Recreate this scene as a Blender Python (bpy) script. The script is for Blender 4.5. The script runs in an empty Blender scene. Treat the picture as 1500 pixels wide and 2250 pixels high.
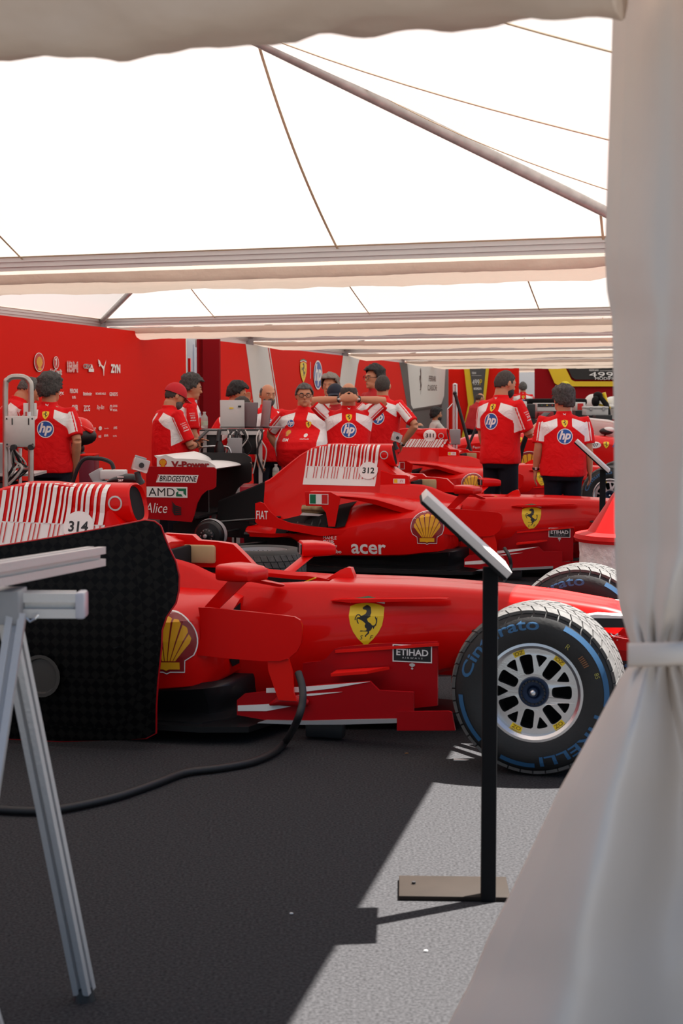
import bpy, bmesh, math, random
from mathutils import Vector, Matrix, noise
from mathutils.bvhtree import BVHTree
from mathutils.geometry import tessellate_polygon
PI = math.pi
S = bpy.context.scene
COL = S.collection
# ---------------- camera, light, exposure ----------------
F = 3450.0
PITCH = math.atan(260 / F)
CAM = Vector((0, 0, 1.5))
cd = bpy.data.cameras.new('camera'); cam = bpy.data.objects.new('camera', cd); COL.objects.link(cam)
cam.location = CAM; cam.rotation_euler = (PI / 2 - PITCH, 0, 0)
cd.sensor_fit = 'VERTICAL'; cd.sensor_height = 36; cd.sensor_width = 24; cd.lens = F / 2250 * 36
cd.clip_end = 500
cd.dof.use_dof = True; cd.dof.focus_distance = 9.5; cd.dof.aperture_fstop = 7.0
S.camera = cam
S.view_settings.view_transform = 'Standard'; S.view_settings.look = 'None'
S.view_settings.gamma = 1; S.view_settings.use_curve_mapping = False
S.view_settings.exposure = 0.0
w = bpy.data.worlds.new('sky'); S.world = w; w.use_nodes = True
nt = w.node_tree; bg = nt.nodes['Background']
sk = nt.nodes.new('ShaderNodeTexSky'); sk.sky_type = 'NISHITA'; sk.sun_disc = False
sk.sun_elevation = math.radians(60); sk.sun_rotation = math.radians(60)
nt.links.new(sk.outputs[0], bg.inputs[0]); bg.inputs[1].default_value = 0.125
SUN_EL = math.radians(66)
sd = bpy.data.lights.new('sun', 'SUN'); sun = bpy.data.objects.new('sun', sd); COL.objects.link(sun)
sd.energy = 24; sd.angle = math.radians(0.53); sd.color = (1, .955, .90)
sv = Vector((.87 * math.cos(SUN_EL), .49 * math.cos(SUN_EL), math.sin(SUN_EL)))
sun.rotation_euler = sv.to_track_quat('Z', 'Y').to_euler(); sun.location = (8, 4, 12)

# ---------------- pixel helpers (used to place things at real distances) ----------------
FWD = Vector((0, math.cos(PITCH), -math.sin(PITCH))); UP = Vector((0, math.sin(PITCH), math.cos(PITCH)))
def ray(x, y): return Vector((1, 0, 0)) * ((x - 750) / F) + UP * ((1125 - y) / F) + FWD
def at(x, y, D):
    d = ray(x, y); return CAM + d * (D / d.y)
def flo(x, y, z=0):
    d = ray(x, y); return CAM + d * ((z - 1.5) / d.z)

# ---------------- materials ----------------
MATS = {}
def mat(name, col=(.5, .5, .5), rough=.5, metal=0, coat=0, spec=.5, bump=0, bscale=50, mott=0, mscale=8, alpha=1, trans=0, sheen=0, emis=0, coatr=.05, bdist=.01):
    if name in MATS: return MATS[name]
    m = bpy.data.materials.new(name); m.use_nodes = True; MATS[name] = m
    n = m.node_tree; b = n.nodes['Principled BSDF']
    b.inputs['Base Color'].default_value = (*col, 1); b.inputs['Roughness'].default_value = rough
    b.inputs['Metallic'].default_value = metal; b.inputs['Coat Weight'].default_value = coat
    b.inputs['Coat Roughness'].default_value = coatr
    b.inputs['Specular IOR Level'].default_value = spec; b.inputs['Alpha'].default_value = alpha
    b.inputs['Transmission Weight'].default_value = trans; b.inputs['Sheen Weight'].default_value = sheen
    if emis:
        b.inputs['Emission Color'].default_value = (*col, 1); b.inputs['Emission Strength'].default_value = emis
    if bump or mott:
        tc = n.nodes.new('ShaderNodeTexCoord')
    if bump:
        t = n.nodes.new('ShaderNodeTexNoise'); t.inputs['Scale'].default_value = bscale; t.inputs['Detail'].default_value = 5
        n.links.new(tc.outputs['Object'], t.inputs['Vector'])
        u = n.nodes.new('ShaderNodeBump'); u.inputs['Strength'].default_value = bump; u.inputs['Distance'].default_value = bdist
        n.links.new(t.outputs[0], u.inputs['Height']); n.links.new(u.outputs[0], b.inputs['Normal'])
    if mott:
        t = n.nodes.new('ShaderNodeTexNoise'); t.inputs['Scale'].default_value = mscale; t.inputs['Detail'].default_value = 6
        n.links.new(tc.outputs['Object'], t.inputs['Vector'])
        r = n.nodes.new('ShaderNodeMapRange'); r.inputs[1].default_value = .3; r.inputs[2].default_value = .7
        r.inputs[3].default_value = 1 - mott; r.inputs[4].default_value = 1 + mott
        n.links.new(t.outputs[0], r.inputs[0])
        x = n.nodes.new('ShaderNodeMix'); x.data_type = 'RGBA'; x.blend_type = 'MULTIPLY'; x.inputs[0].default_value = 1
        x.inputs[6].default_value = (*col, 1); n.links.new(r.outputs[0], x.inputs[7]); n.links.new(x.outputs[2], b.inputs['Base Color'])
    return m
def cloth_mat(name, col, t, rough=.6, bump=.15, bscale=3, gloss=.05):
    m = bpy.data.materials.new(name); m.use_nodes = True; MATS[name] = m
    n = m.node_tree; n.nodes.remove(n.nodes['Principled BSDF']); out = n.nodes['Material Output']
    d = n.nodes.new('ShaderNodeBsdfDiffuse'); d.inputs[0].default_value = (*col, 1)
    tr = n.nodes.new('ShaderNodeBsdfTranslucent'); tr.inputs[0].default_value = (*col, 1)
    mx = n.nodes.new('ShaderNodeMixShader'); mx.inputs[0].default_value = t
    n.links.new(d.outputs[0], mx.inputs[1]); n.links.new(tr.outputs[0], mx.inputs[2])
    g = n.nodes.new('ShaderNodeBsdfGlossy'); g.inputs['Roughness'].default_value = .45
    m2 = n.nodes.new('ShaderNodeMixShader'); m2.inputs[0].default_value = gloss
    n.links.new(mx.outputs[0], m2.inputs[1]); n.links.new(g.outputs[0], m2.inputs[2]); n.links.new(m2.outputs[0], out.inputs[0])
    tc = n.nodes.new('ShaderNodeTexCoord'); tx = n.nodes.new('ShaderNodeTexNoise'); tx.inputs['Scale'].default_value = bscale; tx.inputs['Detail'].default_value = 4
    n.links.new(tc.outputs['Object'], tx.inputs['Vector'])
    bu = n.nodes.new('ShaderNodeBump'); bu.inputs['Strength'].default_value = bump; bu.inputs['Distance'].default_value = .05
    n.links.new(tx.outputs[0], bu.inputs['Height'])
    for q in (d, tr, g): n.links.new(bu.outputs[0], q.inputs['Normal'])
    return m
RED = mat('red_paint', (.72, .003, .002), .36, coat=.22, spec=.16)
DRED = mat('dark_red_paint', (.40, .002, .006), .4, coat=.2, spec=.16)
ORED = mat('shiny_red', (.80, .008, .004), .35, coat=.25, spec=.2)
CARB = mat('carbon_black', (.008, .008, .009), .4, coat=.12, spec=.3)
BLK = mat('black_plastic', (.015, .015, .017), .5)
MBLK = mat('matt_black', (.008, .008, .009), .85, spec=.2)
WHT = mat('white_paint', (.80, .79, .77), .4)
WDEC = mat('white_sticker', (.88, .87, .85), .4)
SIL = mat('silver_metal', (.72, .72, .73), .28, metal=1, bump=.1, bscale=200)
ALU = mat('brushed_aluminium', (.60, .59, .585), .4, metal=.35, bump=.15, bscale=90)
ALUW = mat('anodised_aluminium', (.62, .61, .60), .45, metal=.55, bump=.1, bscale=60)
DALU = mat('slot_shadow_grey', (.10, .10, .11), .6, metal=.3)
GREY = mat('grey_plastic', (.32, .32, .33), .5)
LGREY = mat('light_grey_plastic', (.55, .55, .54), .45)
YEL = mat('yellow_sticker', (.90, .62, .01), .4)
SYEL = mat('shell_yellow', (.88, .42, .01), .4)
BLKD = mat('black_sticker', (.01, .01, .012), .4)
BLUE = mat('blue_sticker', (.01, .10, .42), .4)
TBLUE = mat('tyre_blue', (.02, .13, .30), .6)
GRN = mat('green_sticker', (.0, .16, .07), .4)
RDEC = mat('red_sticker', (.62, .01, .01), .4)
DRDEC = mat('dark_red_sticker', (.28, .004, .008), .35, coat=.5)
RUB = mat('tyre_rubber', (.012, .012, .0125), .6, mott=.2, mscale=12, bump=.1, bscale=80)
TRD = mat('dusty_tread_rubber', (.078, .075, .072), .8, mott=.25, mscale=25)
GRV = mat('groove_rubber', (.02, .02, .02), .8)
BEIGE = mat('beige_suede', (.50, .36, .19), .85, mott=.1)
TAN = mat('tan_leather', (.35, .2, .1), .6)
GLASS = mat('clear_plastic', (.9, .9, .9), .08, trans=.9)
SCREEN = mat('dark_screen', (.02, .02, .025), .15)
CABLE = mat('black_cable', (.01, .01, .012), .55)
WCABLE = mat('white_cable', (.6, .58, .55), .5)
BUM = mat('worn_brass_pipe', (.25, .17, .09), .4, metal=.8, mott=.3, mscale=20)

# ---------------- mesh helpers ----------------
SCR = bpy.data.scenes.new('scratch')
def evaluated_mesh(o):
    SCR.collection.objects.link(o); vl = SCR.view_layers[0]; vl.update()
    me = bpy.data.meshes.new_from_object(o.evaluated_get(vl.depsgraph)); bpy.data.objects.remove(o); return me
def link(o, parent=None):
    COL.objects.link(o)
    if parent is not None: o.parent = parent
    return o
def mobj(name, me, parent=None): return link(bpy.data.objects.new(name, me), parent)
def mk(name, vs, fs, mats, mi=None, smooth=True, ang=40):
    me = bpy.data.meshes.new(name); me.from_pydata([tuple(v) for v in vs], [], fs)
    if not isinstance(mats, (list, tuple)): mats = [mats]
    for m in mats: me.materials.append(m)
    if mi: me.polygons.foreach_set('material_index', mi)
    me.update()
    if smooth:
        me.polygons.foreach_set('use_smooth', [True] * len(me.polygons))
        me.set_sharp_from_angle(angle=math.radians(ang))
    return me
class MB:
    def __init__(s): s.v = []; s.f = []; s.m = []; s.mats = []
    def mi(s, m):
        if m not in s.mats: s.mats.append(m)
        return s.mats.index(m)
    def add(s, vs, fs, m):
        o = len(s.v); s.v += [Vector(v) for v in vs]; s.f += [[i + o for i in f] for f in fs]; s.m += [s.mi(m)] * len(fs); return s
    def box(s, c, d, m, R=None, bev=0):
        x, y, z = [k / 2 for k in d]
        if bev:
            b = min(bev, x * .9, y * .9, z * .9); vs = []; 
            bm = bmesh.new(); bmesh.ops.create_cube(bm, size=1)
            for v in bm.verts: v.co = Vector((v.co.x * d[0], v.co.y * d[1], v.co.z * d[2]))
            bmesh.ops.bevel(bm, geom=bm.edges[:], offset=b, segments=2, affect='EDGES', profile=.5)
            bm.verts.index_update(); vs = [v.co.copy() for v in bm.verts]; fs = [[v.index for v in f.verts] for f in bm.faces]; bm.free()
        else:
            vs = [Vector(p) for p in ((-x,-y,-z),(x,-y,-z),(x,y,-z),(-x,y,-z),(-x,-y,z),(x,-y,z),(x,y,z),(-x,y,z))]
            fs = [(0,3,2,1),(4,5,6,7),(0,1,5,4),(1,2,6,5),(2,3,7,6),(3,0,4,7)]
        if R: vs = [R @ v for v in vs]
        return s.add([v + Vector(c) for v in vs], fs, m)
    def tube(s, pts, r, m, n=10, cap=True, sq=None):
        pts = [Vector(p) for p in pts]; rs = r if isinstance(r, (list, tuple)) else [r] * len(pts)
        rings = []; up = Vector((0, 0, 1))
        t0 = (pts[1] - pts[0]).normalized()
        a = t0.cross(up);  a = a.normalized() if a.length > .05 else t0.cross(Vector((0, 1, 0))).normalized()
        for i, p in enumerate(pts):
            t = (pts[min(i + 1, len(pts) - 1)] - pts[max(i - 1, 0)]).normalized()
            a = (a - t * a.dot(t)).normalized(); b = t.cross(a)
            rr = rs[i]; ra, rb = rr if isinstance(rr, (list, tuple)) else (rr, rr)
            rings.append([p + a * (ra * math.cos(2 * PI * k / n)) + b * (rb * math.sin(2 * PI * k / n)) for k in range(n)])
        return s.loft(rings, m, cap=cap)
    def loft(s, rings, m, cap=True, closed=True, mf=None):
        n = len(rings[0]); vs = [v for r in rings for v in r]; fs = []
        for i in range(len(rings) - 1):
            for k in range(n if closed else n - 1):
                j = (k + 1) % n; fs.append((i * n + k, i * n + j, (i + 1) * n + j, (i + 1) * n + k))
        if cap and closed: fs.append(tuple(range(n))[::-1]); fs.append(tuple(range((len(rings) - 1) * n, len(rings) * n)))
        return s.add(vs, fs, m)
    def lathe(s, prof, m, n=48, axis='y', c=(0, 0, 0), R=None):
        c = Vector(c); vs = []; fs = []; L = len(prof)
        for k in range(n):
            a = 2 * PI * k / n; ca, sa = math.cos(a), math.sin(a)
            for r, h in prof:
                v = Vector((r * ca, h, r * sa)) if axis == 'y' else Vector((r * ca, r * sa, h))
                if R: v = R @ v
                vs.append(v + c)
        for k in range(n):
            j = (k + 1) % n
            for i in range(L - 1): fs.append((k * L + i, k * L + i + 1, j * L + i + 1, j * L + i))
        return s.add(vs, fs, m)
    def prism(s, poly, t, m, O=(0, 0, 0), U=(1, 0, 0), V=(0, 0, 1)):
        """polygon in the plane O+uU+vV, thickness t centred"""
        O, U, V = Vector(O), Vector(U).normalized(), Vector(V).normalized(); N = U.cross(V); n = len(poly)
        a = [O + U * p[0] + V * p[1] - N * t / 2 for p in poly]; b = [q + N * t for q in a]
        tri = tessellate_polygon([[Vector((p[0], p[1], 0)) for p in poly]])
        fs = [tuple(q) for q in tri] + [tuple(i + n for i in q[::-1]) for q in tri]
        fs += [(i, (i + 1) % n, (i + 1) % n + n, i + n) for i in range(n)]
        return s.add(a + b, fs, m)
    def ball(s, c, r, m, n=14, R=None):
        c = Vector(c); r = r if isinstance(r, (list, tuple)) else (r, r, r); vs = []; fs = []; h = n // 2
        for i in range(h + 1):
            th = PI * i / h
            for k in range(n):
                ph = 2 * PI * k / n; v = Vector((r[0] * math.sin(th) * math.cos(ph), r[1] * math.sin(th) * math.sin(ph), r[2] * math.cos(th)))
                if R: v = R @ v
                vs.append(v + c)
        for i in range(h):
            for k in range(n):
                j = (k + 1) % n; fs.append((i * n + k, (i + 1) * n + k, (i + 1) * n + j, i * n + j))
        return s.add(vs, fs, m)
    def mesh(s, name, smooth=True, ang=40, fix=True):
        me = mk(name, s.v, s.f, s.mats or [GREY], s.m, smooth, ang)
        if fix:
            bm = bmesh.new(); bm.from_mesh(me); bmesh.ops.remove_doubles(bm, verts=bm.verts, dist=1e-5)
            bmesh.ops.recalc_face_normals(bm, faces=bm.faces); bm.to_mesh(me); bm.free()
            if smooth: me.set_sharp_from_angle(angle=math.radians(ang))
        return me
    def obj(s, name, parent=None, **k): return mobj(name, s.mesh(name, **k), parent)
def thing(name, label, cat, loc=(0, 0, 0), rz=0, group=None):
    o = bpy.data.objects.new(name, None); COL.objects.link(o); o.location = loc; o.rotation_euler = (0, 0, rz); o.empty_display_size = .1
    o['label'] = label; o['category'] = cat
    if group: o['group'] = group
    return o
def tag(o, label, cat, group=None):
    o['label'] = label; o['category'] = cat
    if group: o['group'] = group
    return o
def struct(o): o['kind'] = 'structure'; return o
def bvh_of(*mes):
    vs = []; fs = []
    for me in mes:
        o = len(vs); vs += [v.co.copy() for v in me.vertices]; fs += [[i + o for i in p.vertices] for p in me.polygons]
    return BVHTree.FromPolygons(vs, fs)

# ---------------- flat artwork: polygons and lettering ----------------
_tc = {}
def text(s, h, x=0, y=0, m=None, shear=0, bold=0, sx=1, align='CENTER', spc=1):
    key = (s, shear, bold, spc)
    if key not in _tc:
        c = bpy.data.curves.new('t', 'FONT'); c.body = s; c.size = 1; c.shear = shear; c.offset = bold; c.space_character = spc
        c.resolution_u = 3
        o = bpy.data.objects.new('t', c); me = evaluated_mesh(o)
        _tc[key] = ([(v.co.x, v.co.y) for v in me.vertices], [tuple(p.vertices) for p in me.polygons])
        bpy.data.curves.remove(c); bpy.data.meshes.remove(me)
    vs, fs = _tc[key]
    x0 = min(v[0] for v in vs); x1 = max(v[0] for v in vs); y0 = min(v[1] for v in vs); y1 = max(v[1] for v in vs)
    k = h / (y1 - y0); ax = {'CENTER': (x0 + x1) / 2, 'LEFT': x0}[align]
    return ([((v[0] - ax) * k * sx + x, (v[1] - (y0 + y1) / 2) * k + y) for v in vs], fs, m)
def textw(s, wd, h, x=0, y=0, m=None, **k):
    t = text(s, h, 0, 0, m, **k); xs = [v[0] for v in t[0]]; q = wd / (max(xs) - min(xs))
    return ([(v[0] * q + x, v[1] + y) for v in t[0]], t[1], m)
def poly(pts, m):
    tri = tessellate_polygon([[Vector((p[0], p[1], 0)) for p in pts]])
    return (list(pts), [tuple(t) for t in tri], m)
def rect(x0, y0, x1, y1, m, sl=0): return poly([(x0, y0), (x1, y0), (x1 + sl, y1), (x0 + sl, y1)], m)
def disc(x, y, r, m, n=40, ry=None): return poly([(x + r * math.cos(2 * PI * k / n), y + (ry or r) * math.sin(2 * PI * k / n)) for k in range(n)], m)
def ringp(x, y, r0, r1, m, n=40, a0=0, a1=2 * PI, ry=1):
    vs = []; fs = []
    for k in range(n + 1):
        a = a0 + (a1 - a0) * k / n; vs += [(x + r0 * math.cos(a), y + ry * r0 * math.sin(a)), (x + r1 * math.cos(a), y + ry * r1 * math.sin(a))]
    for k in range(n): fs.append((2 * k, 2 * k + 1, 2 * k + 3, 2 * k + 2))
    return (vs, fs, m)
def shift(layers, dx=0, dy=0, s=1, sx=None): return [([(v[0] * (sx or s) + dx, v[1] * s + dy) for v in L[0]], L[1], L[2]) for L in layers]
HORSE = [(378,318),(385,305),(410,290),(425,280),(440,282),(462,290),(480,305),(488,330),(497,370),(488,400),(492,420),(455,440),(448,455),(462,485),(495,505),(515,530),(540,530),(558,510),(565,480),(560,455),(548,432),(552,412),(568,440),(578,420),(578,490),(565,530),(545,550),(535,580),(520,548),(515,565),(500,592),(478,605),(480,628),(470,640),(445,660),(438,678),(422,674),(430,655),(455,630),(460,612),(440,608),(400,607),(370,612),(356,605),(372,597),(410,600),(440,596),(445,575),(425,560),(418,535),(430,512),(410,492),(395,480),(370,465),(345,455),(325,450),(330,480),(342,508),(335,517),(318,490),(311,455),(318,435),(345,430),(360,430),(355,415),(335,405),(320,410),(304,440),(300,467),(289,467),(291,440),(308,405),(325,391),(350,394),(370,412),(395,405),(425,385),(435,360),(430,342),(415,337),(400,337),(385,332)]
def horse(h, m, x=0, y=0):
    k = h / 400; return poly([(x + (p[0] - 435) * k, y - (p[1] - 480) * k) for p in HORSE], m)
def shield(h, top=True, sf=True):
    """yellow shield of height h centred on 0,0"""
    k = h / 540.; P = lambda a, b: ((a - 430) * k, -(b - 525) * k)
    L = [poly([P(*p) for p in ((208,300),(270,275),(350,259),(430,254),(510,259),(590,275),(651,300),(655,420),(635,530),(590,620),(530,700),(480,750),(430,797),(380,750),(325,700),(265,615),(225,520),(207,420))], YEL)]
    L.append(horse(400 * k, BLKD, 0, (525 - 480) * k))
    if sf: L += [text('S', 55 * k, -55 * k, -160 * k, BLKD, shear=.3), text('F', 55 * k, 75 * k, -155 * k, BLKD, shear=.3)]
    if top: L += [poly([P(*p) for p in ((202,240),(430,205),(652,240),(652,262),(430,226),(202,262))], WDEC), poly([P(*p) for p in ((215,205),(430,172),(640,205),(640,236),(430,202),(215,236))], GRN)]
    return L
def shell(h, ring=True, bgm=None):
    """scallop badge, total height h"""
    k = h / 2.1
    def out(s, dy=0):
        p = [(s * 1.02 * math.cos(a), s * math.sin(a)) for a in [math.radians(-28 + 236 * i / 28) for i in range(29)]]
        return [(x * k, (y + dy) * k) for x, y in p + [(-.62 * s, -.66 * s), (-.60 * s, -1.06 * s), (-.12 * s, -1.06 * s), (0, -1.12 * s), (.12 * s, -1.06 * s), (.60 * s, -1.06 * s), (.62 * s, -.66 * s)]]
    L = []
    if ring: L += [poly(out(1.0), WDEC), poly(out(.965), bgm or DRDEC)]
    else: L += [poly(out(.95), RDEC)]
    b = Vector((0, -.74)); n = 7
    for i in range(n):
        a0 = math.radians(-6 + 192 * (i + .09) / n); a1 = math.radians(-6 + 192 * (i + .91) / n)
        am = (a0 + a1) / 2
        q = [(.80 * math.cos(a), .80 * math.sin(a) + .0) for a in (a0, (a0 * 3 + a1) / 4, am, (a0 + a1 * 3) / 4, a1)]
        q[0] = (q[0][0] * .97, q[0][1] * .97); q[4] = (q[4][0] * .97, q[4][1] * .97); q[2] = (q[2][0] * 1.03, q[2][1] * 1.03)
        bx = (n / 2 - .5 - i) / n * .62
        L.append(poly([((bx - .034) * k, -.66 * k), ((bx + .034) * k, -.66 * k)] + [(x * k, y * k) for x, y in q], SYEL))
    L.append(poly([(x * k, y * k) for x, y in ((-.45, -.94), (-.1, -.94), (0, -.99), (.1, -.94), (.45, -.94), (.45, -.70), (-.45, -.70))], SYEL))
    return L
def hp(r, ry=None):
    q = (ry or r) / r
    L = [disc(0, 0, r, WDEC, ry=ry), disc(0, 0, r * .9, BLUE, ry=(ry or r) * .9)]
    t = text('hp', r * 1.5, 0, 0, WDEC, shear=.3, bold=.035, sx=.95)
    L.append(([(v[0], v[1] * q) for v in t[0]], t[1], WDEC)); return L
PUMA = [(-1,.35),(-.8,.55),(-.6,.45),(-.35,.1),(0,.05),(.35,-.05),(.6,-.1),(.75,.3),(1,.75),(.95,.3),(.85,-.2),(.6,-.45),(.7,-.9),(.55,-1),(.45,-.55),(.1,-.4),(-.2,-.35),(-.55,-.75),(-.65,-.65),(-.45,-.25),(-.7,.05),(-.95,.1)]
def puma(h, m, sx=1, x=0, y=0): return poly([(p[0] * h / 2 * sx + x, p[1] * h / 2 + y) for p in PUMA], m)

def art_mesh(name, layers, fn, step=None, eps=.0015):
    """layers: (verts2d, faces, mat); fn(u,v,off)->Vector or None"""
    mats = []; vs = []; fs = []; mi = []
    for li, (v2, f2, m) in enumerate(layers):
        if m not in mats: mats.append(m)
        bm = bmesh.new(); bv = [bm.verts.new((a, b, 0)) for a, b in v2]
        for f in f2:
            if len(set(f)) > 2:
                try: bm.faces.new([bv[i] for i in f])
                except ValueError: pass
        if step:
            for ax in (0, 1):
                lo = min(v[ax] for v in v2); hi = max(v[ax] for v in v2); n = int((hi - lo) / step)
                for k in range(1, n + 1):
                    co = [0, 0, 0]; no = [0, 0, 0]; co[ax] = lo + (hi - lo) * k / (n + 1); no[ax] = 1
                    bmesh.ops.bisect_plane(bm, geom=bm.verts[:] + bm.edges[:] + bm.faces[:], plane_co=co, plane_no=no)
        bm.verts.index_update(); o = len(vs); ok = {}
        for v in bm.verts:
            p = fn(v.co.x, v.co.y, eps + .0006 * min(li, 9)); ok[v.index] = p is not None; vs.append(p or Vector((0, 0, 0)))
        for f in bm.faces:
            if all(ok[v.index] for v in f.verts): fs.append([v.index + o for v in f.verts]); mi.append(mats.index(m))
        bm.free()
    if not fs: return None
    me = mk(name, vs, fs, mats, mi, smooth=False)
    bm = bmesh.new(); bm.from_mesh(me); bmesh.ops.delete(bm, geom=[v for v in bm.verts if not v.link_faces], context='VERTS'); bm.to_mesh(me); bm.free()
    return me
def proj_fn(bvh, O, U, V, D, back=1.5, maxd=4, sl=0):
    O, U, V, D = Vector(O), Vector(U).normalized(), Vector(V).normalized(), Vector(D).normalized()
    def fn(u, v, e):
        p = O + U * (u + sl * v) + V * v
        h = bvh.ray_cast(p - D * back, D, maxd)
        if h[0] is None: return None
        return h[0] - D * e
    return fn
def flat_fn(O, U, V):
    O, U, V = Vector(O), Vector(U).normalized(), Vector(V).normalized(); N = U.cross(V)
    return lambda u, v, e: O + U * u + V * v + N * e
# ---------------- racing car, built in its own frame: x forward, z up, origin under the front axle ----------------
def interp(tab, x):
    """tab rows sorted by descending x"""
    if x >= tab[0][0]: return tab[0][1:]
    for a, b in zip(tab, tab[1:]):
        if x >= b[0]:
            t = (a[0] - x) / (a[0] - b[0]); t2 = t
            return tuple(p + (q - p) * t2 for p, q in zip(a[1:], b[1:]))
    return tab[-1][1:]
def lin(a, b, n): return [a + (b - a) * i / (n - 1) for i in range(n)]
MONO = [(1.05,.34,.05,.07,.27),(.95,.375,.085,.10,.28),(.8,.42,.10,.12,.30),(.5,.51,.125,.155,.335),(.2,.583,.145,.185,.35),(-.05,.617,.16,.205,.34),(-.3,.636,.175,.225,.31),(-.5,.645,.185,.24,.27),(-.7,.65,.195,.262,.20),(-1.07,.65,.215,.30,.12),(-1.3,.645,.24,.33,.10),(-1.45,.652,.26,.35,.10),(-1.55,.68,.27,.355,.10),(-1.65,.722,.27,.36,.10),(-1.74,.745,.265,.36,.10),(-1.9,.752,.255,.36,.10),(-2.1,.75,.24,.36,.10)]
def mono_mesh():
    b = MB(); rings = []
    xs = lin(1.05, -2.1, 64)
    for x in xs:
        zt, wt, wm, zb = interp(MONO, x)
        open_ = max(0, min(1, (-1.08 - x) / .10)); ci = .0
        if x < -1.08:                                   # cockpit opening sinks the top centre
            wi = (wt - .045) * min(1, ((-1.08 - x) / .16) ** .6)
            dz = .40 * open_
        else: wi = wt * .5; dz = 0
        h = zt - zb
        half = [(0, zt - dz + (.004 if not dz else 0)), (wi * .6, zt - dz + (.003 if not dz else 0)), (wi, zt - dz * .9), (wi + .004, zt - .012 if dz else zt), ((wi + wt) / 2 + .004, zt + .004),
                (wt - .006, zt - .004), (wt + .008, zt - .016), (wt + .018, zt - .04), (wm - .01, zt - .08 - .1 * h), (wm, zb + h * .5), (wm - .01, zb + h * .25), (wm - .05, zb + .02), (wm * .6, zb), (0, zb)]
        rings.append([Vector((x, -a, z)) for a, z in half] + [Vector((x, a, z)) for a, z in half[-2:0:-1]])
    b.loft(rings, RED); return b
def cover_w(x, z):
    zt, wt, wb = interp([(-1.86,.80,.17,.30),(-1.98,.84,.16,.31),(-2.06,.90,.13,.31),(-2.15,1.0,.09,.31),(-2.3,1.068,.066,.30),(-2.45,1.08,.04,.28),(-2.58,1.078,.022,.25),(-2.74,1.045,.014,.21),(-2.85,.985,.012,.18),(-3.0,.87,.012,.15),(-3.13,.765,.012,.12),(-3.3,.69,.012,.09),(-3.6,.57,.012,.06)], x)
    t = max(0, min(1, (zt - z) / (zt - .40))); return zt, wt + (wb - wt) * t ** 1.5
def cover_mesh():
    b = MB(); rings = []
    for x in lin(-1.86, -3.6, 46):
        zt = cover_w(x, 1)[0]; zs = [zt - (zt - .40) * (i / 11) for i in range(12)]
        half = [(0, zt)]
        for i, z in enumerate(zs): half.append((cover_w(x, z)[1], z - (.012 if i == 0 else 0)))
        half.append((0, .40))
        rings.append([Vector((x, -a, z)) for a, z in half] + [Vector((x, a, z)) for a, z in half[-2:0:-1]])
    b.loft(rings[:35], RED)
    b.loft(rings[34:], MBLK)
    return b
def airbox_mesh():
    b = MB(); 
    def ring(x, hw, hh, cz, sl=0):
        r = []
        for k in range(28):
            a = 2 * PI * k / 28; c, s = math.cos(a), math.sin(a)
            c = math.copysign(abs(c) ** .75, c); s = math.copysign(abs(s) ** .75, s)
            r.append(Vector((x - sl * s, hw * c, cz + hh * s)))
        return r
    b.loft([ring(-2.52, .02, .06, .985), ring(-2.42, .055, .082, .984), ring(-2.30, .085, .094, .982), ring(-2.15, .102, .097, .98, .01), ring(-2.03, .103, .097, .98, .02), ring(-2.022, .096, .090, .98, .02), ring(-2.04, .088, .080, .98, .02)], RED, cap=False)
    b.loft([ring(-2.04, .088, .080, .98, .02), ring(-2.3, .07, .05, .96)], MBLK, cap=True)
    return b
POD = [(-1.40,.50,.54,.60,.27),(-1.44,.585,.565,.61,.235),(-1.52,.645,.575,.62,.225),(-1.65,.675,.565,.63,.215),(-1.8,.69,.55,.64,.195),(-2.0,.69,.52,.63,.185),(-2.2,.685,.48,.61,.18),(-2.4,.66,.435,.57,.175),(-2.6,.61,.40,.52,.19),(-2.8,.50,.37,.46,.30),(-3.0,.36,.34,.41,.30),(-3.3,.2,.33,.36,.30)]
def pod_mesh(sg):
    b = MB(); rings = []
    for x in lin(-1.40, -3.3, 40):
        yo, zs, zi, zb = interp(POD, x)
        q = [(.12, zi), (yo * .45, zi - .003), (yo * .68, zi - (zi - zs) * .25), (yo * .84, zs + .012), (yo * .93, zs - .015), (yo * .985, zs - .05), (yo, zb + (zs - zb) * .62), (yo, zb + (zs - zb) * .42), (yo * .99, zb + (zs - zb) * .22), (yo * .965, zb + .012), (yo * .93, zb), (.12, zb)]
        rings.append([Vector((x, sg * y, z)) for y, z in q])
    b.loft(rings, RED)
    # radiator inlet
    r0 = [Vector((-1.395, sg * y, z)) for y, z in ((.34,.57),(.47,.545),(.49,.50),(.48,.33),(.45,.30),(.36,.30))]
    r1 = [v + Vector((-.001, 0, 0)) for v in r0]
    b.loft([r0, r1], MBLK)
    return b
def louvre_mesh(sg):
    """dark cooling panel on the rear shoulder with the exhaust pipe"""
    b = MB()
    pts = []
    for x in lin(-2.30, -2.98, 14):
        yo, zs, zi, zb = interp(POD, x)
        pts.append([Vector((x, sg * .22, zi + .012)), Vector((x, sg * yo * .68, zi - (zi - zs) * .25 + .012)), Vector((x, sg * yo * .86, zs + .018)), Vector((x, sg * yo * .99, zs - .03))])
    b.loft(pts, MBLK, cap=False, closed=False)
    for i in range(7):
        x = -2.40 - i * .075; yo, zs, zi, zb = interp(POD, x)
        b.box((x, sg * yo * .86, zs + .012), (.012, .14, .03), CARB, Matrix.Rotation(-.5 * sg, 3, 'X') @ Matrix.Rotation(.3, 3, 'Y'))
    return b
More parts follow.
